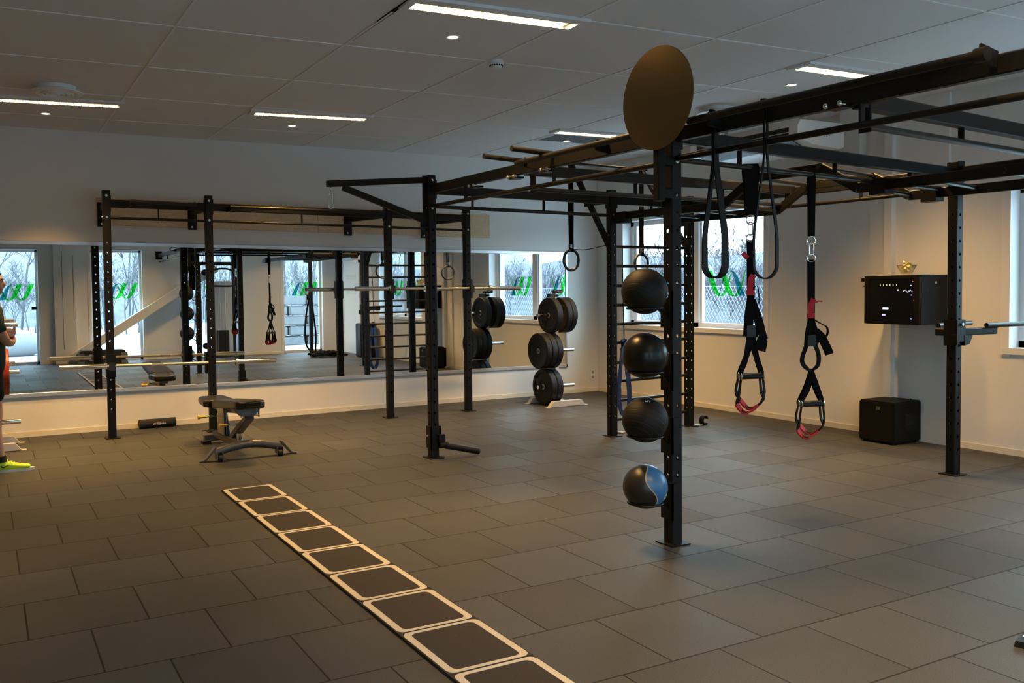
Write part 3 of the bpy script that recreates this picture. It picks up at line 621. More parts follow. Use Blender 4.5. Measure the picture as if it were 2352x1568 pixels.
# ================================================================== plate trees
HUB = mat('plate_hub_steel', (0.62, 0.60, 0.56), 0.3, 1.0)
REDP = mat('red_bumper_rubber', (0.26, 0.03, 0.012), 0.45, 0, 0.4)
def plate_tree(X, Y, label, group, zs=(1.135, 0.69, 0.235)):
    t = thing('plate_tree', label, 'plate rack', (X, Y, 0), group)
    MB().bar((X, Y, 0.02), (X, Y, 1.33), 0.06, 0.06, up=(0, 1, 0)).build('post', LIGHTGREY, t, smooth=20)
    MB().cyl((X, Y, 1.32), (X, Y, 1.45), 0.024, 20).build('collar_pin', CHROME, t)
    for dy in (-0.23, 0.23):
        y = Y+dy; mb = MB()
        mb.add([(X-0.27, y-0.03, 0.006), (X-0.21, y-0.03, 0.075), (X+0.21, y-0.03, 0.075), (X+0.27, y-0.03, 0.006), (X-0.27, y+0.03, 0.006), (X-0.21, y+0.03, 0.075), (X+0.21, y+0.03, 0.075), (X+0.27, y+0.03, 0.006)],
               [(0, 1, 2, 3), (7, 6, 5, 4), (0, 4, 5, 1), (1, 5, 6, 2), (2, 6, 7, 3), (3, 7, 4, 0)])
        mb.box((X-0.31, y-0.03, 0), (X-0.255, y+0.03, 0.007)).box((X+0.255, y-0.03, 0), (X+0.31, y+0.03, 0.007)); mb.build('foot_rail', LIGHTGREY, t, smooth=20)
    MB().bar((X, Y-0.22, 0.045), (X, Y+0.22, 0.045), 0.06, 0.05).build('cross_rail', LIGHTGREY, t, smooth=20)
    for z in zs:
        for d in (-1, 1):
            MB().cyl((X+d*0.03, Y, z), (X+d*0.275, Y, z), 0.024, 20).build('peg', CHROME, t)
    return t
def plate(X, Y, z, th, label, material=RUBBER, R=0.225):
    """bumper plate standing on its peg, axis along X, X = face nearest the post"""
    t = thing('bumper_plate', label, 'weight plate', (X, Y, z-R), 'bumper plates on the plate trees'); h_ = th/2
    MB().lathe([(0.030, -h_*0.62), (0.075, -h_*0.62), (0.082, -h_*0.78), (0.165, -h_*0.78), (0.178, -h_), (R-0.008, -h_), (R, -h_+0.008), (R, h_-0.008), (R-0.008, h_), (0.178, h_), (0.165, h_*0.78), (0.082, h_*0.78), (0.075, h_*0.62), (0.030, h_*0.62), (0.030, -h_*0.62)], (X, Y, z), (1, 0, 0), 56).build('tyre', material, t, smooth=35)
    mb = MB(); mb.lathe([(0.0252, -h_*0.70), (0.033, -h_*0.70), (0.033, h_*0.70), (0.0252, h_*0.70), (0.0252, -h_*0.70)], (X, Y, z), (1, 0, 0), 28).build('hub', HUB, t, smooth=35)
TX, TY = 6.455, 9.15
plate_tree(TX, TY, 'light grey plate tree standing in the corner right of the mirror', None)
S_ = 0.022      # pegs are thicker than the hub bore minus this sag
plate(TX-0.078, TY, 1.135, 0.085, 'single black bumper plate on the top left peg of the corner plate tree')
plate(TX+0.075, TY, 1.135, 0.075, 'inner of two black bumper plates on the top right peg of the corner tree')
plate(TX+0.155, TY, 1.135, 0.075, 'outer of two black bumper plates on the top right peg of the corner tree')
for k, l in enumerate(('innermost, against the post', 'middle one of three', 'outermost, its hub facing the room')):
    plate(TX-0.072-0.083*k, TY, 0.69, 0.08, 'black plate on middle left peg of corner tree, '+l)
for k, l in enumerate(('inner of two, close to the post', 'outer of two, peg end bare')):
    plate(TX-0.076-0.09*k, TY, 0.235, 0.085, 'black plate on lowest left peg of corner tree, '+l)
for k, (dx, dy, z, r) in enumerate(((0.0, 0.0, 1.385, 0), (0.03, -0.012, 1.435, 1))):
    t = thing('bar_clip', ('lower' if not k else 'upper')+' black plastic bar clip stacked on the corner plate tree', 'bar clip', (TX, TY, z-0.02), 'bar clips on the plate tree')
    MB().ring((TX, TY, z), 0.036, 0.016, (0, 0, 1), 24, 8).box((TX-0.105+0.13*k, TY-0.035, z-0.022), (TX-0.035+0.13*k, TY+0.03, z+0.022)).build('clip_body', PLASTIC, t, bevel=0.003)
    MB().box((TX-0.062+0.12*k, TY-0.040, z-0.004), (TX-0.046+0.12*k, TY-0.034, z+0.004)).build('latch', RED, t)
LX, LY = 0.03, 9.42
plate_tree(LX, LY, 'plate tree at the left edge of the photo behind the person', None, (1.195, 0.735, 0.25))
plate(LX+0.135, LY, 0.735, 0.10, 'red bumper plate on the plate tree at the left edge', REDP)

# ================================================================== landmine on the foot of the post
t = thing('landmine', 'black landmine pivot on the post foot, its tube resting on the floor', 'landmine', (3.55, 6.80, 0))
x, y = 3.495, 6.813
MB().box((x-0.05, y-0.05, 0.09), (x+0.05, y-0.038, 0.285)).box((x-0.05, y-0.05, 0.09), (x-0.038, y+0.04, 0.285)).box((x+0.038, y-0.05, 0.09), (x+0.05, y+0.04, 0.285)).build('collar', BLACK, t)
MB().box((x+0.052, y-0.075, 0.10), (x+0.07, y-0.03, 0.21)).box((x+0.012, y-0.09, 0.15), (x+0.075, y-0.05, 0.215)).cyl((x+0.02, y-0.075, 0.12), (x+0.10, y-0.075, 0.12), 0.028, 16).build('swivel', BLACK, t, bevel=0.003)
MB().cyl((x+0.085, y-0.075, 0.112), (x+0.40, y-0.10, 0.036), 0.029, 24).cyl((x+0.40, y-0.10, 0.036), (x+0.405, y-0.1003, 0.035), 0.024, 24).build('sleeve_tube', BLACKS, t)
MB().cyl((x-0.05, y, 0.20), (x-0.062, y, 0.20), 0.010, 10).build('bolt', STEEL, t)

# ================================================================== medicine balls on ring holders
px_, py_ = P1.x, P1.y
def holder(z, lab):
    t = thing('ball_holder', 'black steel ring holder on the corner post, carrying '+lab, 'ball holder', (px_-0.2, py_, z-0.12), 'ball holders on the corner post')
    MB().ring((px_-0.205, py_, z-0.085), 0.098, 0.006, n=36).build('ring', BLACKS, t)
    MB().bar((px_-0.112, py_, z-0.087), (px_-0.055, py_, z-0.125), 0.03, 0.012).bar((px_-0.055, py_, z-0.125), (px_-PW/2, py_, z-0.15), 0.03, 0.012).build('support_arm', BLACK, t)
    MB().box((px_-PW/2-0.009, py_-0.048, z-0.20), (px_-PW/2, py_+0.048, z+0.01)).box((px_-PW/2-0.009, py_-0.048, z-0.20), (px_+0.02, py_-PW/2, z+0.01)).build('bracket', BLACK, t)
    MB().cyl((px_-PW/2-0.009, py_+0.01, z-0.055), (px_-PW/2-0.03, py_+0.01, z-0.055), 0.014, 16).build('locking_pin', mat('brass_pin', (0.55, 0.38, 0.16), 0.3, 1.0), t)
RIB = bpy.data.materials.new('ribbed_ball_rubber'); RIB.use_nodes = True; n = RIB.node_tree; b = n.nodes['Principled BSDF']; b.inputs['Base Color'].default_value = (0.010, 0.009, 0.008, 1); b.inputs['Roughness'].default_value = 0.58; b.inputs['Specular IOR Level'].default_value = 0.25
t_ = n.nodes.new('ShaderNodeTexCoord'); mp = n.nodes.new('ShaderNodeMapping'); mp.inputs['Rotation'].default_value = (0.5, 0.9, 0.2); n.links.new(t_.outputs['Object'], mp.inputs[0])
wv = n.nodes.new('ShaderNodeTexWave'); wv.inputs['Scale'].default_value = 11; wv.wave_profile = 'TRI'; n.links.new(mp.outputs[0], wv.inputs['Vector'])
rp = n.nodes.new('ShaderNodeValToRGB'); rp.color_ramp.elements[0].position = 0.0; rp.color_ramp.elements[1].position = 0.16; n.links.new(wv.outputs['Fac'], rp.inputs[0])
bp = n.nodes.new('ShaderNodeBump'); bp.inputs['Distance'].default_value = 0.002; bp.inputs['Strength'].default_value = 0.5; n.links.new(rp.outputs[0], bp.inputs['Height']); n.links.new(bp.outputs[0], b.inputs['Normal'])
GLOSSB = mat('glossy_black_ball', (0.008, 0.007, 0.006), 0.30, 0, 0.3)
BLUEB = bpy.data.materials.new('blue_black_ball'); BLUEB.use_nodes = True; n = BLUEB.node_tree; b = n.nodes['Principled BSDF']; b.inputs['Roughness'].default_value = 0.36
t_ = n.nodes.new('ShaderNodeTexCoord'); sp = n.nodes.new('ShaderNodeSeparateXYZ'); n.links.new(t_.outputs['Object'], sp.inputs[0])
def mth(op, a, b_=None):
    q = n.nodes.new('ShaderNodeMath'); q.operation = op
    for i_, v_ in enumerate((a, b_)):
        if v_ is None: continue
        if isinstance(v_, (int, float)): q.inputs[i_].default_value = v_
        else: n.links.new(v_, q.inputs[i_])
    return q.outputs[0]
ang = mth('SUBTRACT', mth('ADD', mth('MULTIPLY', sp.outputs['X'], 0.86), mth('MULTIPLY', sp.outputs['Y'], -0.35)), mth('MULTIPLY', mth('SINE', mth('MULTIPLY', mth('SUBTRACT', sp.outputs['Z'], 0.125), -26.0)), 0.030))
rp = n.nodes.new('ShaderNodeValToRGB'); n.links.new(mth('ADD', mth('MULTIPLY', ang, 5.0), 0.5), rp.inputs[0]); rp.color_ramp.interpolation = 'LINEAR'
e = rp.color_ramp.elements; e[0].position = 0.0; e[0].color = (0.017, 0.015, 0.013, 1); e[1].position = 1.0; e[1].color = (0.03, 0.13, 0.31, 1)
for p_, c_ in ((0.485, (0.017, 0.015, 0.013, 1)), (0.49, (0.42, 0.34, 0.22, 1)), (0.515, (0.42, 0.34, 0.22, 1)), (0.52, (0.03, 0.13, 0.31, 1))):
    q = e.new(p_); q.color = c_
n.links.new(rp.outputs[0], b.inputs['Base Color'])
def ball(z, R, material, label):
    zc = z; c = Vector((px_-0.205, py_, zc)); t = thing('medicine_ball', label, 'medicine ball', (c.x, c.y, zc-R), 'balls on the corner post')
    MB().ball((c.x, c.y, zc), R, 48, 32).build('ball_shell', material, t, smooth=180)
    return t, c
for z, lab in ((1.448, 'the topmost ribbed ball'), (1.090, 'the glossy black ball'), (0.727, 'the black ball numbered 5'), (0.349, 'the blue and black ball')): holder(z, lab)
b1, c1 = ball(1.458, 0.129, RIB, 'topmost black ball with moulded ribs on the corner post')
b2, c2 = ball(1.097, 0.129, GLOSSB, 'smooth glossy black ball, second from the top on the corner post')
b3, c3 = ball(0.733, 0.128, RIB, 'black ball marked 5, third from the top on the corner post')
b4, c4 = ball(0.354, 0.125, BLUEB, 'blue and black ball with a wavy seam, lowest on the corner post')
def text_mesh(parent, s, size, nrm, upv, pos, material, name='printed_number'):
    cu = bpy.data.curves.new('txt', 'FONT'); cu.body = s; cu.size = size; cu.extrude = 0.0006; cu.align_x = 'CENTER'; cu.align_y = 'CENTER'
    tmp = bpy.data.objects.new('txt', cu); COL.objects.link(tmp)
    dg = bpy.context.evaluated_depsgraph_get(); me = bpy.data.meshes.new_from_object(tmp.evaluated_get(dg)); bpy.data.objects.remove(tmp); bpy.data.curves.remove(cu)
    me.materials.clear(); me.materials.append(material)
    nz = Vector(nrm).normalized(); ux = Vector(upv).cross(nz).normalized(); uy = nz.cross(ux)
    M = Matrix((ux, uy, nz)).transposed().to_4x4(); M.translation = Vector(pos)-parent_world(parent); me.transform(M)
    o = bpy.data.objects.new(name, me); COL.objects.link(o); o.parent = parent; return o
nv = Vector((-0.20, -0.42, 0.86)).normalized(); text_mesh(b3, '5', 0.042, nv, (-0.75, 0.45, 0.1), c3+nv*0.1285, WMARK)
for bb, cc, nv, s_ in ((b1, c1, Vector((0.55, -0.78, -0.16)), 0.13), (b4, c4, Vector((0.42, -0.85, -0.33)), 0.126)):
    nv = nv.normalized(); ux = Vector((0, 0, 1)).cross(nv).normalized(); uy = nv.cross(ux); mb = MB()
    for a_, b_, w_, h_ in ((-0.016, 0.008, 0.008, 0.014), (-0.004, 0.012, 0.007, 0.016), (0.008, 0.006, 0.010, 0.010), (-0.012, -0.012, 0.008, 0.012), (0.002, -0.010, 0.012, 0.010)):
        q = cc+nv*(s_+0.0012)+ux*a_+uy*b_; mb.add([q-ux*w_/2-uy*h_/2, q+ux*w_/2-uy*h_/2, q+ux*w_/2+uy*h_/2, q-ux*w_/2+uy*h_/2], [(0, 1, 2, 3)])
    mb.build('printed_mark', WMARK, bb, smooth=0)

# ================================================================== mirror
MIRR = bpy.data.materials.new('mirror_silver'); MIRR.use_nodes = True; b = MIRR.node_tree.nodes['Principled BSDF']
b.inputs['Base Color'].default_value = (0.80, 0.84, 0.84, 1); b.inputs['Metallic'].default_value = 1; b.inputs['Roughness'].default_value = 0.0
mr = thing('gym_mirror', 'long aluminium framed mirror along the white wall, reflecting the gym', 'mirror', (3.4, WY, 0.39))
def mq(x0, x1, y):        # mirror edges fall slightly to the right
    tz = lambda x: 2.018-0.0088*x; bz = lambda x: 0.447-0.0062*x
    return tz, bz
MX0, MX1, SEAM = -2.2, 7.26, 4.48
tz = lambda x: 2.046-0.0095*x; bz = lambda x: 0.420-0.0062*x
for a, b_ in ((MX0+0.02, SEAM-0.001), (SEAM+0.001, MX1-0.025)):
    y = WY-0.010
    MB().add([(a, y, bz(a)+0.03), (b_, y, bz(b_)+0.03), (b_, y, tz(b_)-0.03), (a, y, tz(a)-0.03), (a, WY-0.002, bz(a)+0.03), (b_, WY-0.002, bz(b_)+0.03), (b_, WY-0.002, tz(b_)-0.03), (a, WY-0.002, tz(a)-0.03)],
             [(0, 1, 2, 3), (7, 6, 5, 4), (0, 4, 5, 1), (1, 5, 6, 2), (2, 6, 7, 3), (3, 7, 4, 0)]).build('mirror_panel', MIRR, mr, smooth=0)
mb = MB()
mb.bar((MX0, WY-0.012, tz(MX0)-0.02), (MX1, WY-0.012, tz(MX1)-0.02), 0.024, 0.04, 0.003).bar((MX0, WY-0.012, bz(MX0)+0.02), (MX1, WY-0.012, bz(MX1)+0.02), 0.024, 0.04, 0.003)
for x in (MX0+0.015, MX1-0.015): mb.bar((x, WY-0.012, bz(x)), (x, WY-0.012, tz(x)), 0.03, 0.024, 0.003, up=(0, 1, 0))
mb.build('mirror_frame', ALU, mr, smooth=20)

# ================================================================== bands, rings, suspension trainers
def loop_band(x, y, ztop, zbot, half, tw, wd, material, label, group='bands looped over the long beam', thick=0.005, turn=0.0):
    t = thing('resistance_band', label, 'exercise band', (x, y, zbot), group)
    pts = []; N = 14
    ax = Vector((math.sin(turn), math.cos(turn), 0))       # loop opens along this direction
    for i in range(N+1):                                   # bottom half circle
        a = PI+PI*i/N; pts.append(Vector((x, y, zbot+half*1.25))+ax*half*math.cos(a)+Vector((0, 0, half*1.25*math.sin(a))))
    up_r = [Vector((x, y, z))+ax*(half*(1.0 if z < zbot+0.22 else max(0.13, 1-(z-zbot-0.22)*2.3)))*1 for z in [zbot+half*1.25+0.05+(ztop-zbot-half*1.25-0.09)*k/10 for k in range(11)]]
    top = [Vector((x-0.012, y, ztop-0.02))+ax*half*0.13, Vector((x-0.01, y, ztop+0.012))+ax*0.015, Vector((x-0.01, y, ztop+0.012))-ax*0.015, Vector((x-0.012, y, ztop-0.02))-ax*half*0.13]
    up_l = [Vector((x, y, p.z))-(p-Vector((x, y, p.z))) for p in up_r[::-1]]
    path = smoothpath(pts+up_r+top+up_l+[pts[0]], 3)
    sd = Vector((-ax.y, ax.x, 0)); n_ = len(path)
    sides = [sd+ax*tw*(0.75+0.25*math.sin(2*PI*i/n_)) for i in range(n_)]
    MB().ribbon(path, wd, sides, thick).build('band', material, t, smooth=60)
    return t
BANDM = mat('black_latex_band', (0.004, 0.004, 0.0045), 0.7, 0, 0.12)
loop_band(3.49, 3.475, 2.392, 1.530, 0.052, 0.62, 0.085, BANDM, 'wide black rubber band looped over the beam beside the corner post', turn=2.25)
loop_band(3.49, 3.135, 2.388, 1.518, 0.055, 0.55, 0.045, BANDM, 'narrow black rubber band looped over the beam, second from the corner post', turn=2.25)
# thin blue band knotted on a ladder rung
t = thing('resistance_band', 'blue rubber band hanging from a ladder rung beside the rear post', 'exercise band', (5.66, 6.86, 0.2))
mb = MB()
mb.ribbon(smoothpath([(5.66, 6.865, 0.955), (5.645, 6.855, 0.86), (5.615, 6.86, 0.62), (5.60, 6.86, 0.42), (5.61, 6.86, 0.30), (5.64, 6.86, 0.225), (5.69, 6.86, 0.20)], 5), [0.05]*31, [Vector((1, -0.3+0.13*i % 0.6, 0)) for i in range(31)], 0.004)
mb.ribbon(smoothpath([(5.67, 6.865, 0.955), (5.69, 6.845, 0.86), (5.70, 6.85, 0.66), (5.725, 6.855, 0.46), (5.73, 6.86, 0.32), (5.71, 6.86, 0.24), (5.685, 6.86, 0.20)], 5), [0.055]*31, [Vector((1, -0.5+0.03*i, 0)) for i in range(31)], 0.004)
mb.ball((5.67, 6.85, 0.905), 0.034, 14, 10, (1.1, 0.8, 1.5)).ribbon([(5.64, 6.862, 0.94), (5.665, 6.845, 0.965), (5.69, 6.862, 0.94)], 0.04, (0, 1, 0), 0.004)
mb.build('band', BLUE, t, smooth=60)
t = thing('cord', 'thin black cord hanging down the left side of the ladder', 'cord', (5.66, 6.90, 0.0))
MB().tube(smoothpath([(5.655, 6.862, 1.87), (5.66, 6.868, 1.6), (5.668, 6.87, 1.3), (5.676, 6.87, 0.98), (5.672, 6.87, 0.93)], 5), 0.005, 8).build('cord_line', WEB, t)
# cuffs with D-ring lying on the floor at the rear posts
def cuff(x, y, a, label, h=0.055):
    t = thing('ankle_cuff', label, 'cuff', (x, y, 0), 'cuffs on the floor by the ladder'); c, s = math.cos(a), math.sin(a)
    pts = [(x+c*(0.050*math.cos(q)), y+s*(0.050*math.cos(q)), 0.050+0.046*math.sin(q)) for q in [0.3+5.2*i/20 for i in range(21)]]
    MB().ribbon(pts, 0.05, (-s, c, 0), 0.008).build('strap', WEB, t, smooth=60)
    MB().box((x-0.14, y-0.03, 0.0), (x-0.04, y+0.02, 0.016)).build('buckle', mat('grey_buckle', (0.35, 0.35, 0.36), 0.4, 0.6), t, bevel=0.004)
    MB().ring((x-0.12, y-0.04, 0.012), 0.02, 0.004).build('d_ring', STEEL, t)
cuff(6.80, 6.93, 0.3, 'black ankle cuff with grey buckle on the floor right of the ladder')
cuff(5.82, 6.98, 1.1, 'black ankle cuff on the floor at the foot of the left ladder post')

def ring_set(x, y, ztop, zc, label):
    t = thing('gym_ring', label, 'gymnastic ring', (x, y, zc-0.11), 'rings on straps')
    MB().ring((x, y, zc), 0.107, 0.0145, (-0.12, 0.99, 0), 40, 12).build('ring', mat('black_ring', (0.018, 0.017, 0.016), 0.5), t)
    lo = zc+0.10; s = (0.8, -0.6, 0)
    st = MB().ribbon([(x-0.004, y-0.010, ztop-0.01), (x-0.02, y-0.02, (ztop+lo)/2), (x-0.006, y-0.012, lo), (x, y, lo-0.012)], 0.052, s, 0.003).ribbon([(x+0.004, y+0.008, ztop-0.01), (x+0.016, y+0.012, (ztop+lo)/2), (x+0.006, y+0.010, lo), (x, y, lo-0.012)], 0.05, s, 0.003).ring((x, y, ztop-0.018), 0.021, 0.004, (1, 0.1, 0), 20, 6).build('strap', WEB, t)
    MB().box((x-0.022, y-0.02, lo+0.025), (x+0.022, y+0.02, lo+0.065)).ring((x+0.01, y, lo+0.03), 0.02, 0.003).build('buckle', mat('buckle_steel', (0.4, 0.4, 0.4), 0.35, 1.0), t, bevel=0.004)
    return t
ring_set(5.54, 7.556, 2.805, 1.772, 'left gymnastic ring on a long strap behind the rig')
ring_set(6.615, 7.70, 2.805, 1.742, 'right gymnastic ring on a long strap, above the topmost ball')
t = thing('cord', 'thin cord running from the left gymnastic ring to the ladder post', 'cord', (5.54, 7.2, 1.88), 'cords tied back from the rings')
MB().tube(smoothpath([(5.56, 7.54, 1.885), (5.55, 7.30, 1.872), (5.545, 6.93, 1.905)], 6), 0.004, 6).build('cord_line', WEB, t)
t = thing('cord', 'thin cord running from the right gymnastic ring to the ladder', 'cord', (6.62, 7.3, 1.86), 'cords tied back from the rings')
MB().tube(smoothpath([(6.63, 7.69, 1.85), (6.63, 7.40, 1.84), (6.625, 7.0, 1.89)], 6), 0.004, 6).build('cord_line', WEB, t)

def trainer(x, y, zb, zcar, zh, zf, label, wide, spread):
    """suspension trainer: anchor strap, carabiner, main strap, two handles with foot loops"""
    t = thing('suspension_trainer', label, 'suspension trainer', (x, y, zf), 'suspension trainers on the rig')
    V = Vector; X = V((0.87, -0.49, 0)); Yd = V((0.49, 0.87, 0)); c = V((x, y, 0)); q = lambda a, z, d=0.0: c+X*a+Yd*d+V((0, 0, z))
    an = MB()
    an.ribbon([q(0, zcar+0.03, 0.012), q(0, (zb+zcar)/2, 0.018), q(0, zb-0.02, 0.021), q(0, zb+0.020, 0.0), q(0, zb-0.02, -0.021), q(0, (zb+zcar)/2, -0.018), q(0, zcar+0.03, -0.012)], [0.036 if not wide else 0.06, 0.036 if not wide else 0.075, 0.04 if not wide else 0.095, 0.04 if not wide else 0.095, 0.04 if not wide else 0.095, 0.036 if not wide else 0.075, 0.036 if not wide else 0.06], tuple(X), 0.004)
    an.build('anchor_strap', WEB, t, smooth=60)
    mb = MB(); mb.tube([q(0.026*math.cos(a), zcar+0.026*math.sin(a)*1.1) for a in [2*PI*i/20 for i in range(20)]], 0.0042, 8, closed=True)
    mb.tube([q(0.014*math.cos(a), zcar-0.055+(0.026 if math.sin(a) > 0 else -0.026)+0.014*math.sin(a)) for a in [2*PI*i/20 for i in range(20)]], 0.0045, 8, closed=True)
    mb.tube([q(0.026*math.cos(a), zcar-0.112+0.024*math.sin(a)) for a in [2*PI*i/20 for i in range(20)]], 0.0042, 8, closed=True); mb.build('carabiner', CHROME, t)
    z0 = zcar-0.135; z1 = z0-(z0-zh)*0.40; z2 = zh+((z0-zh)*0.30 if wide else 0.385)
    mb = MB(); mb.ribbon([q(0, z0+0.012), q(0.002, z1), q(-0.004, z2+0.05)], [0.048, 0.046, 0.04], tuple(X), 0.006)
    mb.ribbon(smoothpath([q(0.0, z1), q(-0.022, (z1+z2)/2, -0.01), q(-0.03, z2, -0.01)], 5), 0.036, tuple(X), 0.004).ribbon(smoothpath([q(0.004, z1), q(0.03, (z1+z2)/2+0.02, 0.01), q(0.05, z2+0.05, 0.012), q(0.03, z2, 0.01)], 5), 0.036, tuple(X+Yd*0.3), 0.004)
    if wide:
        mb.ribbon(smoothpath([q(0.02, z1-0.02), q(0.055, z1-0.14), q(0.078, z1-0.26), q(0.075, z2-0.02), q(0.055, z2-0.09)], 5), [0.02+0.0028*i for i in range(21)], tuple(X), 0.006)
        mb.ribbon(smoothpath([q(0.022, z1+0.05), q(0.04, z1+0.06), q(0.05, z1+0.02), q(0.052, z1-0.05)], 5), 0.012, tuple(Yd), 0.003)
    else:
        mb.ribbon(smoothpath([q(0.01, z1-0.0), q(0.06, z1-0.03), q(0.105, z1-0.06), q(0.10, z1-0.115), q(0.05, z1-0.105), q(0.015, z1-0.085)], 6), 0.03, tuple(Yd), 0.003)
        mb.ribbon(smoothpath([q(0.03, z2+0.09), q(0.07, z2+0.05), q(0.11, z2-0.03), q(0.12, z2-0.06)], 5), 0.055, tuple(X), 0.007)
        mb.ribbon(smoothpath([q(-0.02, z2+0.02), q(-0.055, z2-0.08), q(-0.045, z2-0.13), q(0, z2-0.16), q(0.045, z2-0.13), q(0.05, z2-0.06), q(0.02, z2+0.02)], 6), 0.036, tuple(Yd*0.5+X), 0.004)
    mb.build('main_strap', WEB, t, smooth=60)
    mb = MB(); mb.box((-0.03, -0.016, -0.045), (0.03, 0.016, 0.03))
    M = Matrix((X, Yd, V((0, 0, 1)))).transposed(); mb.v = [M @ p+q(0, z2+0.04) for p in mb.v]; mb.build('adjuster_buckle', mat('adjuster_black', (0.006, 0.006, 0.006), 0.4, 0.3), t, bevel=0.004)
    mb = MB(); mb.ribbon([q(-0.006, z1+0.03, -0.006), q(0.0, z1+0.10, -0.008), q(0.014, z1+0.13, -0.012)], 0.036, tuple(X), 0.003).ribbon([q(-0.026, z1+0.02, -0.006), q(0.02, z1+0.02, -0.007)], 0.032, (0, 0, 1), 0.010)
    if wide: mb.ribbon([q(-0.02, z0-0.10, -0.005), q(-0.05, z0-0.065, -0.005)], 0.03, (0.3, 0, 1), 0.003)
    else: mb.ribbon([q(0.01, z1+0.10, -0.008), q(0.045, z1+0.115, -0.01), q(0.07, z1+0.113, -0.01)], 0.008, (0, 0, 1), 0.002)
    mb.build('red_tab', RED, t)
    for s_, d in ((-1, -0.022), (1, 0.035)):               # two grips, one in front of the other
        off = Yd*d; g = bpy.data.objects.new('handle', None); COL.objects.link(g); g.parent = t; g.location = (q(0, zh)+off)-parent_world(t)
        a, b_ = q(-spread, zh)+off, q(spread*0.92, zh+0.004)+off+X*0.01
        MB().cyl(a, b_, 0.017, 18).build('grip', PLASTIC, g)
        MB().ring(a, 0.023, 0.004, X, 18, 6).build('steel_ring', CHROME, g); MB().ring(b_, 0.023, 0.004, X, 18, 6).build('steel_ring', CHROME, g)
        top = q(0.004 if not wide else (-0.012+0.03*(d > 0)), z2-(0.155 if not wide else -0.03))+off*0.3
        MB().ribbon(smoothpath([top, (top+a)/2+X*0.012, a+V((0, 0, 0.014))], 5), [0.018+0.016*math.sin(PI*i/10) for i in range(11)], tuple(X), 0.003).ribbon(smoothpath([top, (top+b_)/2-X*0.004, b_+V((0, 0, 0.014))], 5), [0.018+0.016*math.sin(PI*i/10) for i in range(11)], tuple(X), 0.003).build('riser_strap', WEB, g, smooth=60)
        zf_ = zf+(0.02 if d > 0 else 0); sx_ = spread*0.95; bend = X*(0.02*s_)
        pts = smoothpath([a-V((0, 0, 0.015)), a-X*0.012+V((0, 0, -(zh-zf_)*0.5)), a+X*0.0+V((0, 0, -(zh-zf_)*0.78))+bend, q(-0.01, zf_)+off+bend, b_-X*0.0+V((0, 0, -(zh-zf_)*0.78))+bend, b_+X*0.008+V((0, 0, -(zh-zf_)*0.5)), b_-V((0, 0, 0.015))], 6)
        N = len(pts); i0, i1 = int(N*0.30), int(N*0.66)
        MB().ribbon(pts, [0.030+0.020*math.sin(PI*i/(N-1)) for i in range(N)], tuple(Yd+X*0.75), 0.005).build('foot_loop', WEB, g, smooth=60)
        if d < 0 or True: MB().ribbon([p-V((0, 0, 0.003)) for p in pts[i0:i1]], 0.058, tuple(Yd+X*0.75), 0.009).build('foot_cradle', RED, g, smooth=60)
    return t
def on_bar(x): return 3.818+(x-3.507)*0.1003
trainer(4.20, on_bar(4.2), ZP, 1.885, 0.922, 0.702, 'suspension trainer with the wide anchor strap, hung nearer the corner post', True, 0.065)
trainer(4.815, on_bar(4.815), ZP-0.01, 1.768, 0.700, 0.482, 'suspension trainer on a narrow strap, hung farther from the corner post', False, 0.068)

# ================================================================== dip station on the far right post
t = thing('dip_station', 'black dip bar attachment on the far right post, its handles reaching to the window', 'dip bar', (7.0, 4.13, 1.05))
x, y = P5.x, P5.y
MB().box((x-0.055, y-0.05, 1.00), (x-PW/2, y+0.05, 1.20)).box((x+PW/2, y-0.05, 1.00), (x+0.055, y+0.05, 1.20)).box((x-0.055, y-0.056, 1.03), (x+0.055, y-0.04, 1.20)).box((x-0.075, y-0.07, 1.01), (x-0.055, y-0.02, 1.09)).build('collar', BLACK, t, bevel=0.003)
MB().bar((x+0.05, y-0.03, 1.105), (x+0.385, y-0.08, 1.105), 0.05, 0.052).add([(x+0.04, y-0.06, 1.08), (x+0.14, y-0.06, 1.08), (x+0.10, y-0.06, 1.01), (x+0.04, y-0.06, 1.0), (x+0.04, y+0.0, 1.08), (x+0.14, y+0.0, 1.08), (x+0.10, y+0.0, 1.01), (x+0.04, y+0.0, 1.0)], [(0, 1, 2, 3), (7, 6, 5, 4), (0, 4, 5, 1), (1, 5, 6, 2), (2, 6, 7, 3), (3, 7, 4, 0)]).build('support_arm', BLACK, t, smooth=20)
MB().cyl((x+0.27, y-0.085, 1.150), (x+0.90, y-0.15, 1.152), 0.019, 20).bar((x+0.36, y-0.08, 1.13), (x+0.42, y-0.088, 1.138), 0.02, 0.02).build('dip_handle', BLACKS, t)
MB().bar((x-0.01, y+0.04, 1.10), (x-0.005, y+0.13, 1.10), 0.05, 0.055).build('rear_arm', BLACK, t, smooth=20); MB().cyl((x+0.015, y+0.14, 1.150), (x+0.55, y+0.205, 1.152), 0.019, 20).build('dip_handle', BLACKS, t)
MB().cyl((x+0.0, y-0.056, 1.165), (x, y-0.07, 1.165), 0.012, 12).build('locking_pin', STEEL, t)

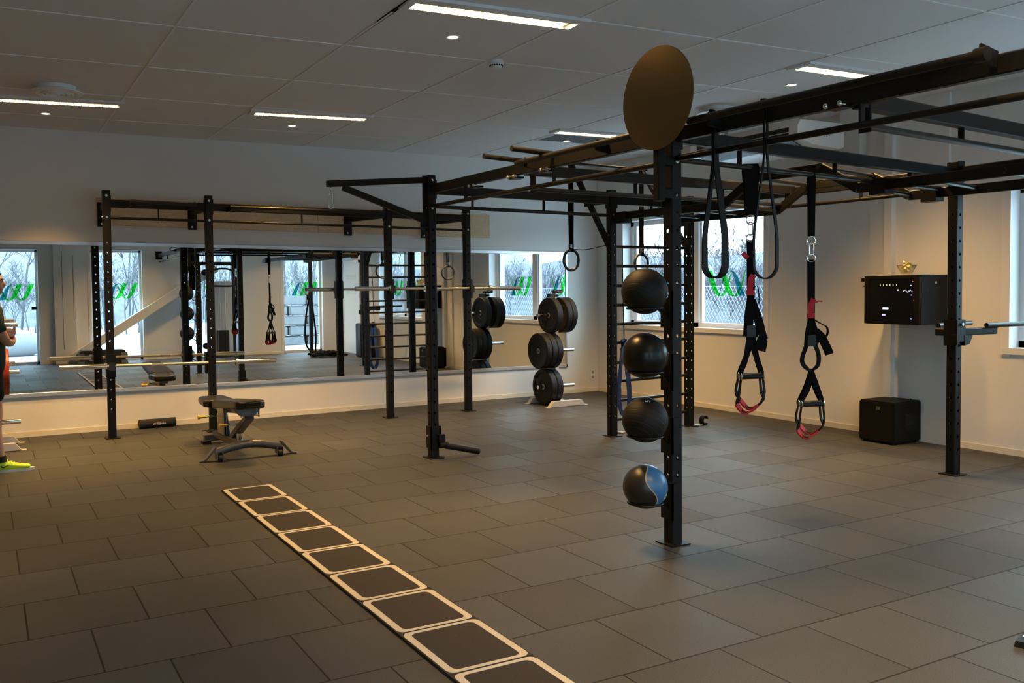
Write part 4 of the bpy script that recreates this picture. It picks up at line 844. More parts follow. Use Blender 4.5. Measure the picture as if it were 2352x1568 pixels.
# ================================================================== equipment cabinet, bowl of sweets, subwoofer, socket
CX0, CX1, CY0, CY1, CZ0, CZ1 = 7.25, WX-0.036, 4.82, 5.36, 1.115, 1.556
cb = thing('equipment_cabinet', 'black wall cabinet with glass door and lit audio gear on the window wall', 'cabinet', (7.5, 5.09, CZ0))
MB().box((CX0+0.02, CY0, CZ0), (CX1, CY1, CZ1)).build('body', mat('cabinet_black', (0.004, 0.0037, 0.0033), 0.6, 0, 0.12), cb, bevel=0.004)
dr = MB().box((CX0, CY0+0.004, CZ0+0.004), (CX0+0.02, CY1-0.004, CZ1-0.004)).build('glass_door', mat('smoked_glass', (0.003, 0.003, 0.0035), 0.10, 0, 0.35), cb, bevel=0.004)
MB().box((CX0-0.004, CY0+0.004, CZ0+0.004), (CX0, CY0+0.05, CZ1-0.004)).box((CX0-0.004, CY1-0.05, CZ0+0.004), (CX0, CY1-0.004, CZ1-0.004)).box((CX0-0.004, CY0+0.05, CZ1-0.03), (CX0, CY1-0.05, CZ1-0.004)).box((CX0-0.004, CY0+0.05, CZ0+0.004), (CX0, CY1-0.05, CZ0+0.03)).build('door_frame', mat('cabinet_black', (0.004, 0.0037, 0.0033), 0.6, 0, 0.12), dr)
LY_, LZ_ = lambda px: CY1-(px-1990)/123*(CY1-CY0), lambda py: CZ1-(py-632)/112*(CZ1-CZ0)
def led(px, py, w_, h_, col, name='indicator_lamp', s=3.0):
    yv, zv = LY_(px), LZ_(py); m_ = mat('led_'+'_'.join('%d' % (c*99) for c in col)+('b' if s > 3 else ''), (0, 0, 0), 0.5, emit=col, estr=s)
    MB().box((CX0-0.0016, yv-w_/2, zv-h_/2), (CX0-0.0002, yv+w_/2, zv+h_/2)).build(name, m_, cb)
for i in range(6): led(2027+7.2*i, 654, 0.006, 0.006, (0.75, 0.85, 0.25))
led(2098, 647, 0.007, 0.007, (1, 0.05, 0.03)); led(2094.5, 655.5, 0.008, 0.008, (0.2, 0.25, 1), s=4); led(2066, 665.5, 0.010, 0.010, (0.8, 0.9, 1), s=4); led(2095.5, 677, 0.008, 0.008, (0.15, 0.2, 1), s=4); led(2095, 730, 0.007, 0.007, (0.1, 0.2, 0.9)); led(2101, 689, 0.007, 0.010, (0.5, 0.45, 0.35), s=1)
led(2039, 707.5, 0.055, 0.016, (0.70, 0.78, 1.0), 'display'); led(2035, 722.5, 0.034, 0.014, (0.30, 0.24, 1.0), 'display')
for i, (w_, dz) in enumerate(((3, 0), (2, -2), (3, 1), (2, 2), (3, 0), (2, -2), (4, 1))): led(2079+2.9*i, 668+dz, 0.006+0.002*(w_ > 2), 0.010, (0.6, 0.65, 0.75), 'display', s=1.5)
MB().box((CX0-0.006, CY1-0.005, CZ1-0.055), (CX0+0.03, CY1+0.028, CZ1-0.02)).box((CX0+0.0, CY1-0.0, CZ1-0.10), (CX0+0.03, CY1+0.012, CZ1-0.09)).build('hinge', PLASTIC, cb)
for dy, dz in ((0, 0.0),): MB().cyl((7.47, CY0, CZ1-0.07), (7.47, CY0-0.004, CZ1-0.07), 0.012, 14).build('side_lock', STEEL, cb)
for x_ in (7.35, 7.66): MB().box((x_, CY0-0.002, CZ1-0.14), (x_+0.016, CY0, CZ1-0.12)).build('side_slot', mat('slot_dark', (0.002, 0.002, 0.002), 0.8), cb)
t = tag(MB().box((7.30, 4.93, CZ1), (7.62, 5.26, CZ1+0.006)).build('paper_sheet', mat('paper', (0.7, 0.66, 0.6), 0.7)), 'pale paper sheet lying on top of the wall cabinet under the bowl', 'paper')
bc = Vector((7.42, 5.06, CZ1+0.006))
gb = bpy.data.materials.new('clear_bowl_glass'); gb.use_nodes = True; n = gb.node_tree; n.nodes.clear()
o_ = n.nodes.new('ShaderNodeOutputMaterial'); mx = n.nodes.new('ShaderNodeMixShader'); tr = n.nodes.new('ShaderNodeBsdfTransparent'); gl = n.nodes.new('ShaderNodeBsdfGlossy'); fr = n.nodes.new('ShaderNodeLayerWeight'); fr.inputs[0].default_value = 0.35
tr.inputs[0].default_value = (0.93, 0.92, 0.86, 1); gl.inputs['Roughness'].default_value = 0.08; n.links.new(fr.outputs['Facing'], mx.inputs[0]); n.links.new(tr.outputs[0], mx.inputs[1]); n.links.new(gl.outputs[0], mx.inputs[2]); n.links.new(mx.outputs[0], o_.inputs[0])
bw = thing('glass_bowl', 'small clear glass bowl full of sweets on top of the wall cabinet', 'bowl', bc)
MB().lathe([(0.03, 0), (0.045, 0.003), (0.048, 0.008), (0.055, 0.03), (0.085, 0.085), (0.088, 0.086), (0.084, 0.085), (0.052, 0.033), (0.040, 0.012), (0.0, 0.010)], bc, (0, 0, 1), 32).build('bowl_shell', gb, bw)
sw0 = None; wraps = [mat('gold_wrapper', (0.55, 0.38, 0.06), 0.35, 0.5), mat('lime_wrapper', (0.42, 0.45, 0.10), 0.4, 0.2), mat('white_wrapper', (0.7, 0.68, 0.6), 0.4)]
rnd = random.Random(3)
for i in range(14):
    a = i*2.4; r_ = 0.062*math.sqrt((i % 9)/9); z_ = 0.030+0.018*(i//3) if i < 9 else 0.090+0.006*(i % 4); r_ = r_*(0.45+0.6*min(1, z_/0.09))
    p = bc+Vector((r_*math.cos(a), r_*math.sin(a), z_))
    o = thing('wrapped_sweet', 'wrapped sweet in the glass bowl on the cabinet', 'sweet', p, 'sweets in the glass bowl')
    mb = MB(); mb.ball(p, 0.012, 12, 8, (1.3, 0.9, 0.9)); d = Vector((math.cos(a*1.7), math.sin(a*1.7), 0.5)).normalized()
    mb.cyl(p+d*0.010, p+d*0.024, 0.003, 8, 0.010).cyl(p-d*0.010, p-d*0.024, 0.003, 8, 0.010); mb.build('wrapper', wraps[i % 3], o)

SX0, SX1, SY0, SY1 = 7.36, 7.755, 5.13, 5.49
sb = thing('subwoofer', 'black floor subwoofer box standing under the wall cabinet', 'loudspeaker', (7.55, 5.31, 0))
SBM = mat('speaker_black', (0.005, 0.0048, 0.0045), 0.65, 0, 0.2, bump=0.3, bscale=300)
MB().box((SX0, SY0, 0.012), (SX1, SY1, 0.392)).build('box', SBM, sb, bevel=0.012)
MB().box((SX0-0.012, SY0+0.012, 0.024), (SX0, SY1-0.012, 0.380)).build('grille', mat('speaker_grille', (0.004, 0.004, 0.0038), 0.8, 0, 0.15, bump=0.6, bscale=700), sb, bevel=0.004)
mb = MB(); gy_, gz_ = 5.28, 0.325
for a, b_, c_, d_ in ((-0.02, -0.017, -0.02, 0.02), (0.017, 0.02, -0.02, 0.02), (-0.02, 0.02, 0.017, 0.02), (-0.012, 0.002, -0.001, 0.002), (-0.012, 0.002, 0.008, 0.011), (-0.012, 0.002, -0.010, -0.007), (0.004, 0.007, -0.010, 0.011), (0.009, 0.012, -0.010, 0.011)): mb.box((SX0-0.0135, gy_-b_, gz_+c_), (SX0-0.012, gy_-a_ if False else gy_-a, gz_+d_))
mb.build('badge', mat('badge_grey', (0.32, 0.31, 0.29), 0.4, 0.5), sb)
hn = MB().box((7.52, SY0-0.003, 0.13), (7.64, SY0, 0.28)).build('side_handle', mat('slot_dark', (0.002, 0.002, 0.002), 0.8), sb)
MB().bar((7.52, SY0-0.006, 0.185), (7.64, SY0-0.006, 0.185), 0.012, 0.02).build('grip_bar', PLASTIC, hn)
for x_, y_ in ((SX0+0.04, SY0+0.04), (SX1-0.04, SY0+0.04), (SX0+0.04, SY1-0.04), (SX1-0.04, SY1-0.04)): MB().cyl((x_, y_, 0), (x_, y_, 0.014), 0.018, 14).build('rubber_foot', RUBBER, sb)
for x_ in (7.60, 7.70): MB().cyl((x_, 5.20, 0.39), (x_, 5.20, 0.402), 0.007, 10).build('top_stud', PLASTIC, sb)
t = thing('power_socket', 'white double wall socket low on the wall beside the mirror', 'socket', (7.68, WY, 0.165))
MB().box((7.655, WY-0.014, 0.165), (7.735, WY, 0.315)).build('socket_plate', WHITE, t, bevel=0.003)
for z in (0.205, 0.275): MB().cyl((7.695, WY-0.0145, z), (7.695, WY-0.008, z), 0.023, 20).build('socket_well', mat('socket_grey', (0.35, 0.35, 0.36), 0.5), t)

# ================================================================== ceiling fittings
LAMP = mat('lit_tube', (0.9, 0.8, 0.6), 0.5, emit=(1.0, 0.74, 0.42), estr=2.6)
BLADE = mat('louvre_blade', (0.80, 0.80, 0.80), 0.3, 0.3)
def strip_light(xa, ya, xb, yb, label, group='louvred strip lights'):
    a, b_ = Vector((xa, ya, CZ)), Vector((xb, yb, CZ)); d = (b_-a).normalized(); c = (a+b_)/2; s = Vector((-d.y, d.x, 0)); L = (b_-a).length
    t = thing('strip_light', label, 'ceiling light', (c.x, c.y, CZ-0.02), group)
    q = lambda u, v, z: c+d*u+s*v+Vector((0, 0, z))
    h_ = L/2; mb = MB()
    for u0, u1, v0, v1 in ((-h_-0.05, h_+0.05, 0.055, 0.10), (-h_-0.05, h_+0.05, -0.135, -0.055), (-h_-0.05, -h_, -0.055, 0.055), (h_, h_+0.05, -0.055, 0.055)):
        mb.add([q(u0, v0, -0.020), q(u1, v0, -0.020), q(u1, v1, -0.020), q(u0, v1, -0.020), q(u0, v0, 0), q(u1, v0, 0), q(u1, v1, 0), q(u0, v1, 0)], [(0, 1, 2, 3), (7, 6, 5, 4), (0, 4, 5, 1), (1, 5, 6, 2), (2, 6, 7, 3), (3, 7, 4, 0)])
    mb.build('housing', mat('fixture_white', (0.78, 0.79, 0.80), 0.4), t)
    MB().add([q(-h_, -0.055, -0.002), q(h_, -0.055, -0.002), q(h_, 0.055, -0.002), q(-h_, 0.055, -0.002)], [(0, 1, 2, 3)]).build('lamp', LAMP, t)
    mb = MB()
    for i in range(19):
        u = -h_+L*(i+0.5)/19; mb.add([q(u-0.003, -0.055, -0.020), q(u+0.003, -0.055, -0.020), q(u+0.003, 0.055, -0.020), q(u-0.003, 0.055, -0.020), q(u-0.003, -0.055, -0.006), q(u+0.003, -0.055, -0.006), q(u+0.003, 0.055, -0.006), q(u-0.003, 0.055, -0.006)], [(0, 1, 2, 3), (7, 6, 5, 4), (0, 4, 5, 1), (1, 5, 6, 2), (2, 6, 7, 3), (3, 7, 4, 0)])
    mb.build('louvre', BLADE, t)
    ld = bpy.data.lights.new('strip_glow', 'AREA'); ld.shape = 'RECTANGLE'; ld.size = L; ld.size_y = 0.11; ld.energy = STRIP_W; ld.color = STRIP_COL; ld.spread = math.radians(105)
    lo = bpy.data.objects.new('strip_glow', ld); COL.objects.link(lo); lo.location = (c.x, c.y, CZ-0.0035); lo.rotation_euler = (0, 0, math.atan2(d.y, d.x)); lo.visible_camera = True
strip_light(0.06, 8.615, 1.165, 8.455, 'strip light at the left edge, beside the round air diffuser')
strip_light(2.375, 8.285, 3.455, 8.135, 'strip light near the mirror wall, above the triangular arm')
strip_light(5.66, 7.955, 6.74, 7.90, 'strip light by the square vent, partly behind the target disc')
strip_light(2.345, 4.775, 3.48, 4.71, 'nearest strip light, at the top edge of the photo')
strip_light(5.77, 4.835, 6.86, 4.815, 'strip light high on the right, cut off by the long beam')
strip_light(-2.3, 4.9, -1.2, 4.85, 'added unseen strip light out of frame on the left'); strip_light(2.35, 1.25, 3.45, 1.22, 'added unseen strip light out of frame over the camera'); strip_light(5.77, 1.25, 6.86, 1.22, 'added unseen strip light out of frame on the right')  # unseen strips added to give the room enough warm light
SPOTM = mat('lit_spot', (1, 0.9, 0.7), 0.5, emit=(1.0, 0.80, 0.55), estr=9)
def downlight(x, y, label):
    t = thing('downlight', label, 'ceiling light', (x, y, CZ-0.01), 'round downlights')
    MB().lathe([(0.034, -0.002), (0.044, -0.008), (0.050, -0.006), (0.050, 0.0)], (x, y, CZ), (0, 0, 1), 28).build('trim_ring', WHITE, t)
    MB().lathe([(0, -0.0045), (0.035, -0.0045), (0.035, -0.001)], (x, y, CZ), (0, 0, 1), 24).build('lamp', SPOTM, t)
    ld = bpy.data.lights.new('spot_glow', 'SPOT'); ld.energy = SPOT_W*8; ld.color = SPOT_COL; ld.spot_size = math.radians(86); ld.spot_blend = 1.0; ld.shadow_soft_size = 0.03
    lo = bpy.data.objects.new('spot_glow', ld); COL.objects.link(lo); lo.location = (x, y, CZ-0.03)
for x, y, l in ((0.594, 9.145, 'lit downlight under the strip light at the left edge'), (2.917, 8.811, 'lit downlight between the mirror wall and the second strip light'), (2.903, 5.291, 'lit downlight beside the nearest strip light'), (6.143, 8.449, 'lit downlight above the two parallel handles of the rig'), (6.233, 5.32, 'lit downlight on the right, above the long beam')): downlight(x, y, l)
for x, y in ((-1.75, 5.5), (2.9, 1.8), (6.23, 1.8)): downlight(x, y, 'added unseen downlight out of the frame')  # unseen extra downlights, added as fill beside the out-of-frame strips
def diffuser(x, y, r, label):
    t = thing('air_diffuser', label, 'air vent', (x, y, CZ-0.07), 'round air diffusers')
    MB().lathe([(r*0.75, 0), (r*0.72, -0.03), (r*0.80, -0.040), (r, -0.048), (r*1.0, -0.056), (r*0.82, -0.066), (r*0.78, -0.060), (0, -0.060)], (x, y, CZ), (0, 0, 1), 48).build('diffuser_body', WHITE, t)
    mb = MB()
    for k in (0.62, 0.44, 0.26): mb.ring((x, y, CZ-0.064), r*k, 0.008, (0, 0, 1), 40, 8)
    mb.ball((x, y, CZ-0.064), r*0.12, 16, 10, (1, 1, 0.4)); mb.build('diffuser_rings', WHITE, t)
diffuser(0.606, 7.93, 0.20, 'round white air diffuser on the left of the ceiling'); diffuser(6.40, 6.33, 0.20, 'round white air diffuser right of the target disc')
t = thing('smoke_detector', 'small white smoke detector on the ceiling', 'smoke detector', (3.503, 5.71, CZ-0.06))
MB().lathe([(0.052, 0), (0.054, -0.022), (0.046, -0.028), (0.044, -0.048), (0.036, -0.056), (0, -0.058)], (3.503, 5.71, CZ), (0, 0, 1), 32).build('detector_body', WHITE, t)
mb = MB()
for i in range(16): a = 2*PI*i/16; mb.box((3.503+0.0455*math.cos(a)-0.004, 5.71+0.0455*math.sin(a)-0.004, CZ-0.044), (3.503+0.0455*math.cos(a)+0.004, 5.71+0.0455*math.sin(a)+0.004, CZ-0.034))
mb.build('detector_slots', mat('slot_dark', (0.002, 0.002, 0.002), 0.8), t)
t = thing('vent_grille', 'square grey ceiling vent grille beside the strip light behind the disc', 'air vent', (6.0, 8.16, CZ-0.01))
MB().box((5.74, 8.02, CZ-0.008), (6.86, 8.05, CZ)).box((5.74, 8.50, CZ-0.008), (6.86, 8.53, CZ)).box((5.74, 8.02, CZ-0.008), (5.77, 8.53, CZ)).box((6.83, 8.02, CZ-0.008), (6.86, 8.53, CZ)).build('grille_frame', ALU, t)
mb = MB(); mb.box((5.77, 8.05, CZ-0.002), (6.83, 8.50, CZ)); mb.build('grille_core', mat('vent_dark', (0.09, 0.10, 0.11), 0.6), t)
# ceiling-hung air conditioner near the window wall
ac = thing('air_conditioner', 'white ceiling-hung air conditioner with black louvres near the window wall', 'air conditioner', (7.1, 6.35, 2.775))
prof = [(6.76, 2.96), (6.80, 3.02), (7.36, 3.02), (7.40, 2.98), (7.40, 2.80), (7.34, 2.775), (6.95, 2.80), (6.76, 2.86)]
mb = MB(); y0, y1 = 5.70, 7.08; N = len(prof)
mb.add([(p[0], y0, p[1]) for p in prof]+[(p[0], y1, p[1]) for p in prof], [(i, (i+1) % N, N+(i+1) % N, N+i) for i in range(N)]+[tuple(range(N)), tuple(range(N, 2*N))[::-1]]); mb.build('casing', WHITE, ac, smooth=20)
MB().box((6.752, 5.80, 2.915), (6.764, 6.98, 2.955)).build('louvre', PLASTIC, ac); MB().box((6.752, 5.80, 2.865), (6.764, 6.98, 2.905)).build('louvre', PLASTIC, ac)
MB().add([(6.79, 5.80, 2.845), (6.79, 6.98, 2.845), (6.94, 6.98, 2.797), (6.94, 5.80, 2.797), (6.79, 5.80, 2.838), (6.79, 6.98, 2.838), (6.94, 6.98, 2.790), (6.94, 5.80, 2.790)], [(0, 1, 2, 3), (7, 6, 5, 4), (0, 4, 5, 1), (1, 5, 6, 2), (2, 6, 7, 3), (3, 7, 4, 0)]).build('louvre', PLASTIC, ac)
for y_ in (5.9, 6.9): MB().box((7.05, y_-0.02, 3.01), (7.10, y_+0.02, CZ)).build('ceiling_bracket', LIGHTGREY, ac)
mb = MB(); mb.box((7.12, 5.698, 2.88), (7.135, 5.70, 2.93)).box((7.15, 5.698, 2.90), (7.18, 5.70, 2.91)).box((7.15, 5.698, 2.88), (7.165, 5.70, 2.93)).box((7.18, 5.698, 2.89), (7.20, 5.70, 2.896)); mb.build('printed_mark', mat('grey_print', (0.3, 0.3, 0.3), 0.6), ac)
t = tag(MB().box((WX-0.10, 5.75, 2.62), (WX, 5.98, CZ)).tube(smoothpath([(WX-0.05, 5.98, 2.80), (WX-0.12, 6.4, 2.80), (7.45, 6.6, 3.0)], 5), 0.016, 8).build('pipe_cover', WHITE), 'white pipe cover with cable beside the air conditioner', 'pipe cover')

# ================================================================== the person at the left edge
SKIN = mat('skin', (0.46, 0.25, 0.16), 0.5, 0, 0.35, var=0.06, vscale=30)
SHIRT = mat('dark_teal_shirt', (0.012, 0.030, 0.030), 0.8, 0, 0.2); SHORTS = mat('black_shorts', (0.008, 0.008, 0.009), 0.85, 0, 0.2); HAIR = mat('dark_brown_hair', (0.035, 0.016, 0.010), 0.6, bump=0.8, bscale=250); NEON = mat('neon_yellow_knit', (0.60, 0.85, 0.04), 0.7, bump=0.3, bscale=500); SOLE = mat('white_sole', (0.75, 0.78, 0.72), 0.6); SOCK = mat('black_sock', (0.010, 0.010, 0.010), 0.9)
def skin(name, verts, edges, radii, material, parent, root=0, sub=2):
    off = parent_world(parent); me = bpy.data.meshes.new(name); me.from_pydata([tuple(Vector(v)-off) for v in verts], edges, []); me.update()
    o = bpy.data.objects.new(name, me); COL.objects.link(o); o.parent = parent
    sm = o.modifiers.new('skin', 'SKIN'); sm.use_smooth_shade = True; sm.branch_smoothing = 0.6
    for i, r in enumerate(radii): me.skin_vertices[0].data[i].radius = r if isinstance(r, tuple) else (r, r); me.skin_vertices[0].data[i].use_root = (i == root)
    ss = o.modifiers.new('sub', 'SUBSURF'); ss.levels = sub; ss.render_levels = sub
    dg = bpy.context.evaluated_depsgraph_get(); m2 = bpy.data.meshes.new_from_object(o.evaluated_get(dg)); o.modifiers.clear(); o.data = m2; m2.name = name; m2.materials.clear(); m2.materials.append(material)
    m2.shade_smooth(); return o
PX, PY = 0.045, 8.25
ps = thing('person', 'person at the left edge with arms folded, dark shirt, black shorts and neon yellow shoes', 'person', (PX, PY, 0))
W_ = lambda x, y, z: (PX+x, PY+y, z)
V_, E_, R_ = [], [], []
def add(p, r, link=None):
    V_.append(W_(*p)); R_.append(r); i = len(V_)-1
    if link is not None: E_.append((link, i))
    return i
pel = add((0, 0, 0.90), (0.122, 0.094)); bel = add((0.015, 0, 1.02), (0.112, 0.090), pel); rib = add((0.03, 0, 1.18), (0.130, 0.098), bel); che = add((0.035, 0, 1.32), (0.134, 0.098), rib); nk0 = add((0.02, 0, 1.415), (0.070, 0.070), che); nk1 = add((0.035, 0, 1.485), 0.056, nk0)
nk2 = add((0.038, 0, 1.535), 0.055, nk1)
for s in (-1, 1):
    hip = add((0.0, s*0.095, 0.84), (0.085, 0.09), pel); knee = add((0.035 if s < 0 else -0.02, s*0.10, 0.49), 0.055, hip); calf = add((0.02 if s < 0 else -0.05, s*0.105, 0.36), 0.056, knee); ank = add((0.06 if s < 0 else -0.10, s*0.11, 0.09), 0.036, calf); heel = add((0.065 if s < 0 else -0.095, s*0.11, 0.04), 0.035, ank); toe = add((0.23 if s < 0 else 0.08, s*0.12, 0.026), 0.024, heel)
    sh = add((0.02, s*0.185, 1.365), 0.058, che); ua = add((0.06, s*0.225, 1.24), 0.048, sh); el = add((0.125, s*0.225, 1.115 if s > 0 else 1.09), 0.040, ua)
    zf = 1.085 if s < 0 else 1.145; fo = add((0.165, s*0.09, zf-0.005), 0.036, el); wr = add((0.185, -s*0.045, zf+0.02), 0.026, fo); pa = add((0.175, -s*0.105, zf+0.025), (0.034, 0.020), wr)
    for k in range(4):
        f1 = add((0.165+0.004*k, -s*0.150, zf+0.055-0.021*k), 0.0095, pa); f2 = add((0.135, -s*(0.182-0.004*abs(k-1)), zf+0.056-0.021*k), 0.0085, f1); add((0.105, -s*(0.200-0.006*abs(k-1)), zf+0.054-0.020*k), 0.0075, f2)
    th = add((0.195, -s*0.125, zf+0.055), 0.011, pa); add((0.185, -s*0.150, zf+0.078), 0.009, th)
body = skin('body', V_, E_, R_, SKIN, ps)
hd = MB()                                              # skull, jaw, chin, nose and brow are fused into the body surface
for c, r in (((0.028, 0, 1.592), (0.094, 0.076, 0.104)), ((0.060, 0, 1.545), (0.060, 0.056, 0.070)), ((0.090, 0, 1.507), (0.026, 0.028, 0.020)), ((0.122, 0, 1.570), (0.020, 0.014, 0.026)), ((0.098, 0, 1.614), (0.024, 0.052, 0.014)), ((0.085, 0.035, 1.562), (0.022, 0.020, 0.024)), ((0.085, -0.035, 1.562), (0.022, 0.020, 0.024))): hd.ball(W_(*c), 1.0, 28, 20, r)
hp = hd.build('head', SKIN, ps); bm = bmesh.new(); bm.from_mesh(body.data); bm.from_mesh(hp.data); bm.to_mesh(body.data); bm.free(); bpy.data.objects.remove(hp)
rm = body.modifiers.new('fuse', 'REMESH'); rm.mode = 'VOXEL'; rm.voxel_size = 0.006; rm.use_smooth_shade = True
sm_ = body.modifiers.new('relax', 'SMOOTH'); sm_.factor = 0.5; sm_.iterations = 3
m2 = bpy.data.meshes.new_from_object(body.evaluated_get(bpy.context.evaluated_depsgraph_get())); body.modifiers.clear(); body.data = m2; m2.name = 'body'; m2.materials.clear(); m2.materials.append(SKIN); m2.shade_smooth()
def piece(name, pts, rad, edges, material, sub=2): return skin(name, [W_(*p) for p in pts], edges, rad, material, ps, 0, sub)
tp = [(0, 0, 0.76), (0.015, 0, 1.02), (0.03, 0, 1.18), (0.035, 0, 1.33), (0.02, 0, 1.415)]; tr_ = [(0.168, 0.136), (0.146, 0.118), (0.160, 0.124), (0.164, 0.124), (0.090, 0.090)]; te = [(0, 1), (1, 2), (2, 3), (3, 4)]
for s in (-1, 1): k = len(tp); tp += [(0.02, s*0.185, 1.365), (0.062, s*0.226, 1.23), (0.10, s*0.227, 1.155)]; tr_ += [0.072, 0.062, 0.058]; te += [(3, k), (k, k+1), (k+1, k+2)]
piece('shirt', tp, tr_, te, SHIRT)
sp_ = [(0, 0, 1.02), (0, 0, 0.87)]; sr = [(0.138, 0.112), (0.158, 0.128)]; se = [(0, 1)]
for s in (-1, 1): k = len(sp_); sp_ += [(0.0, s*0.10, 0.80), (0.02 if s < 0 else -0.01, s*0.105, 0.57)]; sr += [(0.105, 0.105), 0.095]; se += [(1, k), (k, k+1)]
piece('shorts', sp_, sr, se, SHORTS)
hm = MB(); hm.ball(W_(0.022, 0, 1.600), 1.0, 40, 30, (0.102, 0.084, 0.112)); hc = Vector(W_(0.022, 0, 1.600))
def hair_keep(f):
    c = sum((hm.v[i] for i in f), Vector())/len(f)-hc
    return c.z > 0.052 or (c.x < 0.010+0.35*c.z and c.z > -0.062) or (c.x < 0.045 and c.z > 0.0 and abs(c.y) > 0.055)
hm.f = [f for f in hm.f if hair_keep(f)]; ho = hm.build('hair', HAIR, ps, smooth=180); sd_ = ho.modifiers.new('thick', 'SOLIDIFY'); sd_.thickness = 0.012; sd_.offset = -1
for s in (-1, 1):
    MB().ball(W_(0.101, s*0.031, 1.593), 0.011, 14, 10).build('eye', mat('eye_white', (0.6, 0.6, 0.58), 0.2), ps); MB().ball(W_(0.109, s*0.032, 1.593), 0.005, 10, 8).build('iris', mat('iris_dark', (0.02, 0.015, 0.01), 0.2), ps)
    MB().tube([W_(0.118, s*0.016, 1.616), W_(0.117, s*0.032, 1.620), W_(0.106, s*0.050, 1.614)], 0.005, 6).build('eyebrow', HAIR, ps)
    MB().ball(W_(0.022, s*0.080, 1.580), 0.030, 14, 10, (0.6, 0.35, 1)).build('ear', SKIN, ps)
    ax = 0.06 if s < 0 else -0.10; MB().cyl(W_(ax, s*0.11, 0.085), W_(ax-0.005, s*0.11, 0.135), 0.047, 20, 0.043).build('sock', SOCK, ps)
    sh = skin('shoe', [W_(ax-0.045, s*0.11, 0.055), W_(ax+0.0, s*0.11, 0.060), W_(ax+0.08, s*0.112, 0.045), W_(ax+0.16, s*0.118, 0.036), W_(ax+0.225, s*0.120, 0.030)], [(0, 1), (1, 2), (2, 3), (3, 4)], [(0.044, 0.042), (0.048, 0.046), (0.044, 0.036), (0.044, 0.026), (0.032, 0.020)], NEON, ps)
    MB().add(*(lambda c: ([(*p[:2], 0.0) for p in c]+[(*p[:2], 0.022) for p in c], [tuple(range(len(c)))[::-1], tuple(range(len(c), 2*len(c)))]+[(i, (i+1) % len(c), len(c)+(i+1) % len(c), len(c)+i) for i in range(len(c))]))([W_(ax+0.09+0.165*math.cos(a), s*(0.115)+0.047*math.sin(a)*(1 if abs(math.cos(a)) < 0.9 else 0.9), 0) for a in [2*PI*i/26 for i in range(26)]])).build('sole', SOLE, sh)
    mb = MB(); yy = s*0.11-0.047
    mb.tube(smoothpath([W_(ax+0.005, yy+0.002, 0.066), W_(ax+0.0, yy, 0.052), W_(ax+0.02, yy, 0.046), W_(ax+0.06, yy+0.004, 0.062)], 5), [0.001+0.0042*math.sin(PI*i/15) for i in range(16)], 6).build('side_mark', SOCK, sh)
    for k in range(3): mb = MB(); mb.tube(smoothpath([W_(ax+0.045+0.025*k, s*0.11-0.03, 0.086-0.010*k), W_(ax+0.05+0.025*k, s*0.11, 0.101-0.012*k), W_(ax+0.045+0.025*k, s*0.11+0.03, 0.086-0.010*k)], 4), 0.004, 6).build('lace', NEON, sh)
MB().tube([W_(0.106, -0.022, 1.535), W_(0.118, 0, 1.537), W_(0.106, 0.022, 1.535)], 0.005, 6).build('lips', mat('lips', (0.36, 0.14, 0.11), 0.5), ps)

# ================================================================== things at the front wall, seen in the mirror
stp = thing('step_platform', 'black aerobic step platform, upper one of the stack under the tall window', 'step platform', (2.22, 0.34, 0.16), 'step platforms stacked at the front wall')
def step(o, z):
    mb = MB(); mb.add([(1.72, 0.14, z), (2.74, 0.14, z), (2.74, 0.54, z), (1.72, 0.54, z), (1.80, 0.17, z+0.13), (2.66, 0.17, z+0.13), (2.66, 0.51, z+0.13), (1.80, 0.51, z+0.13)], [(0, 1, 5, 4), (1, 2, 6, 5), (2, 3, 7, 6), (3, 0, 4, 7), (4, 5, 6, 7), (3, 2, 1, 0)]); mb.build('deck', PLASTIC, o, bevel=0.012)
    for x_ in (1.745, 2.595): MB().box((x_, 0.532, z+0.0), (x_+0.12, 0.548, z+0.075)).build('leg_block', mat('step_grey', (0.12, 0.12, 0.12), 0.5), o)
step(stp, 0.16); s2 = thing('step_platform', 'black aerobic step platform, lower one of the stack under the tall window', 'step platform', (2.22, 0.34, 0.0), 'step platforms stacked at the front wall'); step(s2, 0.0)
# cable machine
cm = thing('cable_machine', 'tall black and silver cable machine by the front wall, seen in the mirror', 'cable machine', (4.75, 0.45, 0))
MB().box((4.30, 0.12, 0), (4.38, 0.95, 0.06)).box((5.05, 0.12, 0), (5.13, 0.75, 0.06)).box((4.30, 0.12, 0), (5.13, 0.20, 0.06)).build('base_frame', GREYM, cm, bevel=0.004)
MB().box((4.31, 0.13, 0.05), (4.37, 0.19, 2.15)).box((5.06, 0.13, 0.05), (5.13, 0.22, 2.30)).box((4.31, 0.13, 2.08), (5.13, 0.20, 2.16)).build('tower_frame', PLASTIC, cm, bevel=0.004)
MB().box((4.62, 0.14, 0.10), (5.04, 0.30, 1.72)).build('weight_shroud', mat('silver_shroud', (0.55, 0.60, 0.66), 0.35, 0.3), cm, bevel=0.02)
MB().box((4.68, 0.30, 0.08), (4.92, 0.42, 0.62)).build('weight_stack', PLASTIC, cm)
for x_ in (4.74, 4.86): MB().cyl((x_, 0.36, 0.6), (x_, 0.36, 1.75), 0.010, 10).build('guide_rod', CHROME, cm)
MB().tube(smoothpath([(4.45, 0.45, 1.95), (4.75, 0.55, 2.0), (4.98, 0.55, 1.95), (5.02, 0.55, 1.75), (5.0, 0.55, 1.62), (4.5, 0.50, 1.62)], 5), 0.022, 10).build('handle_frame', PLASTIC, cm)
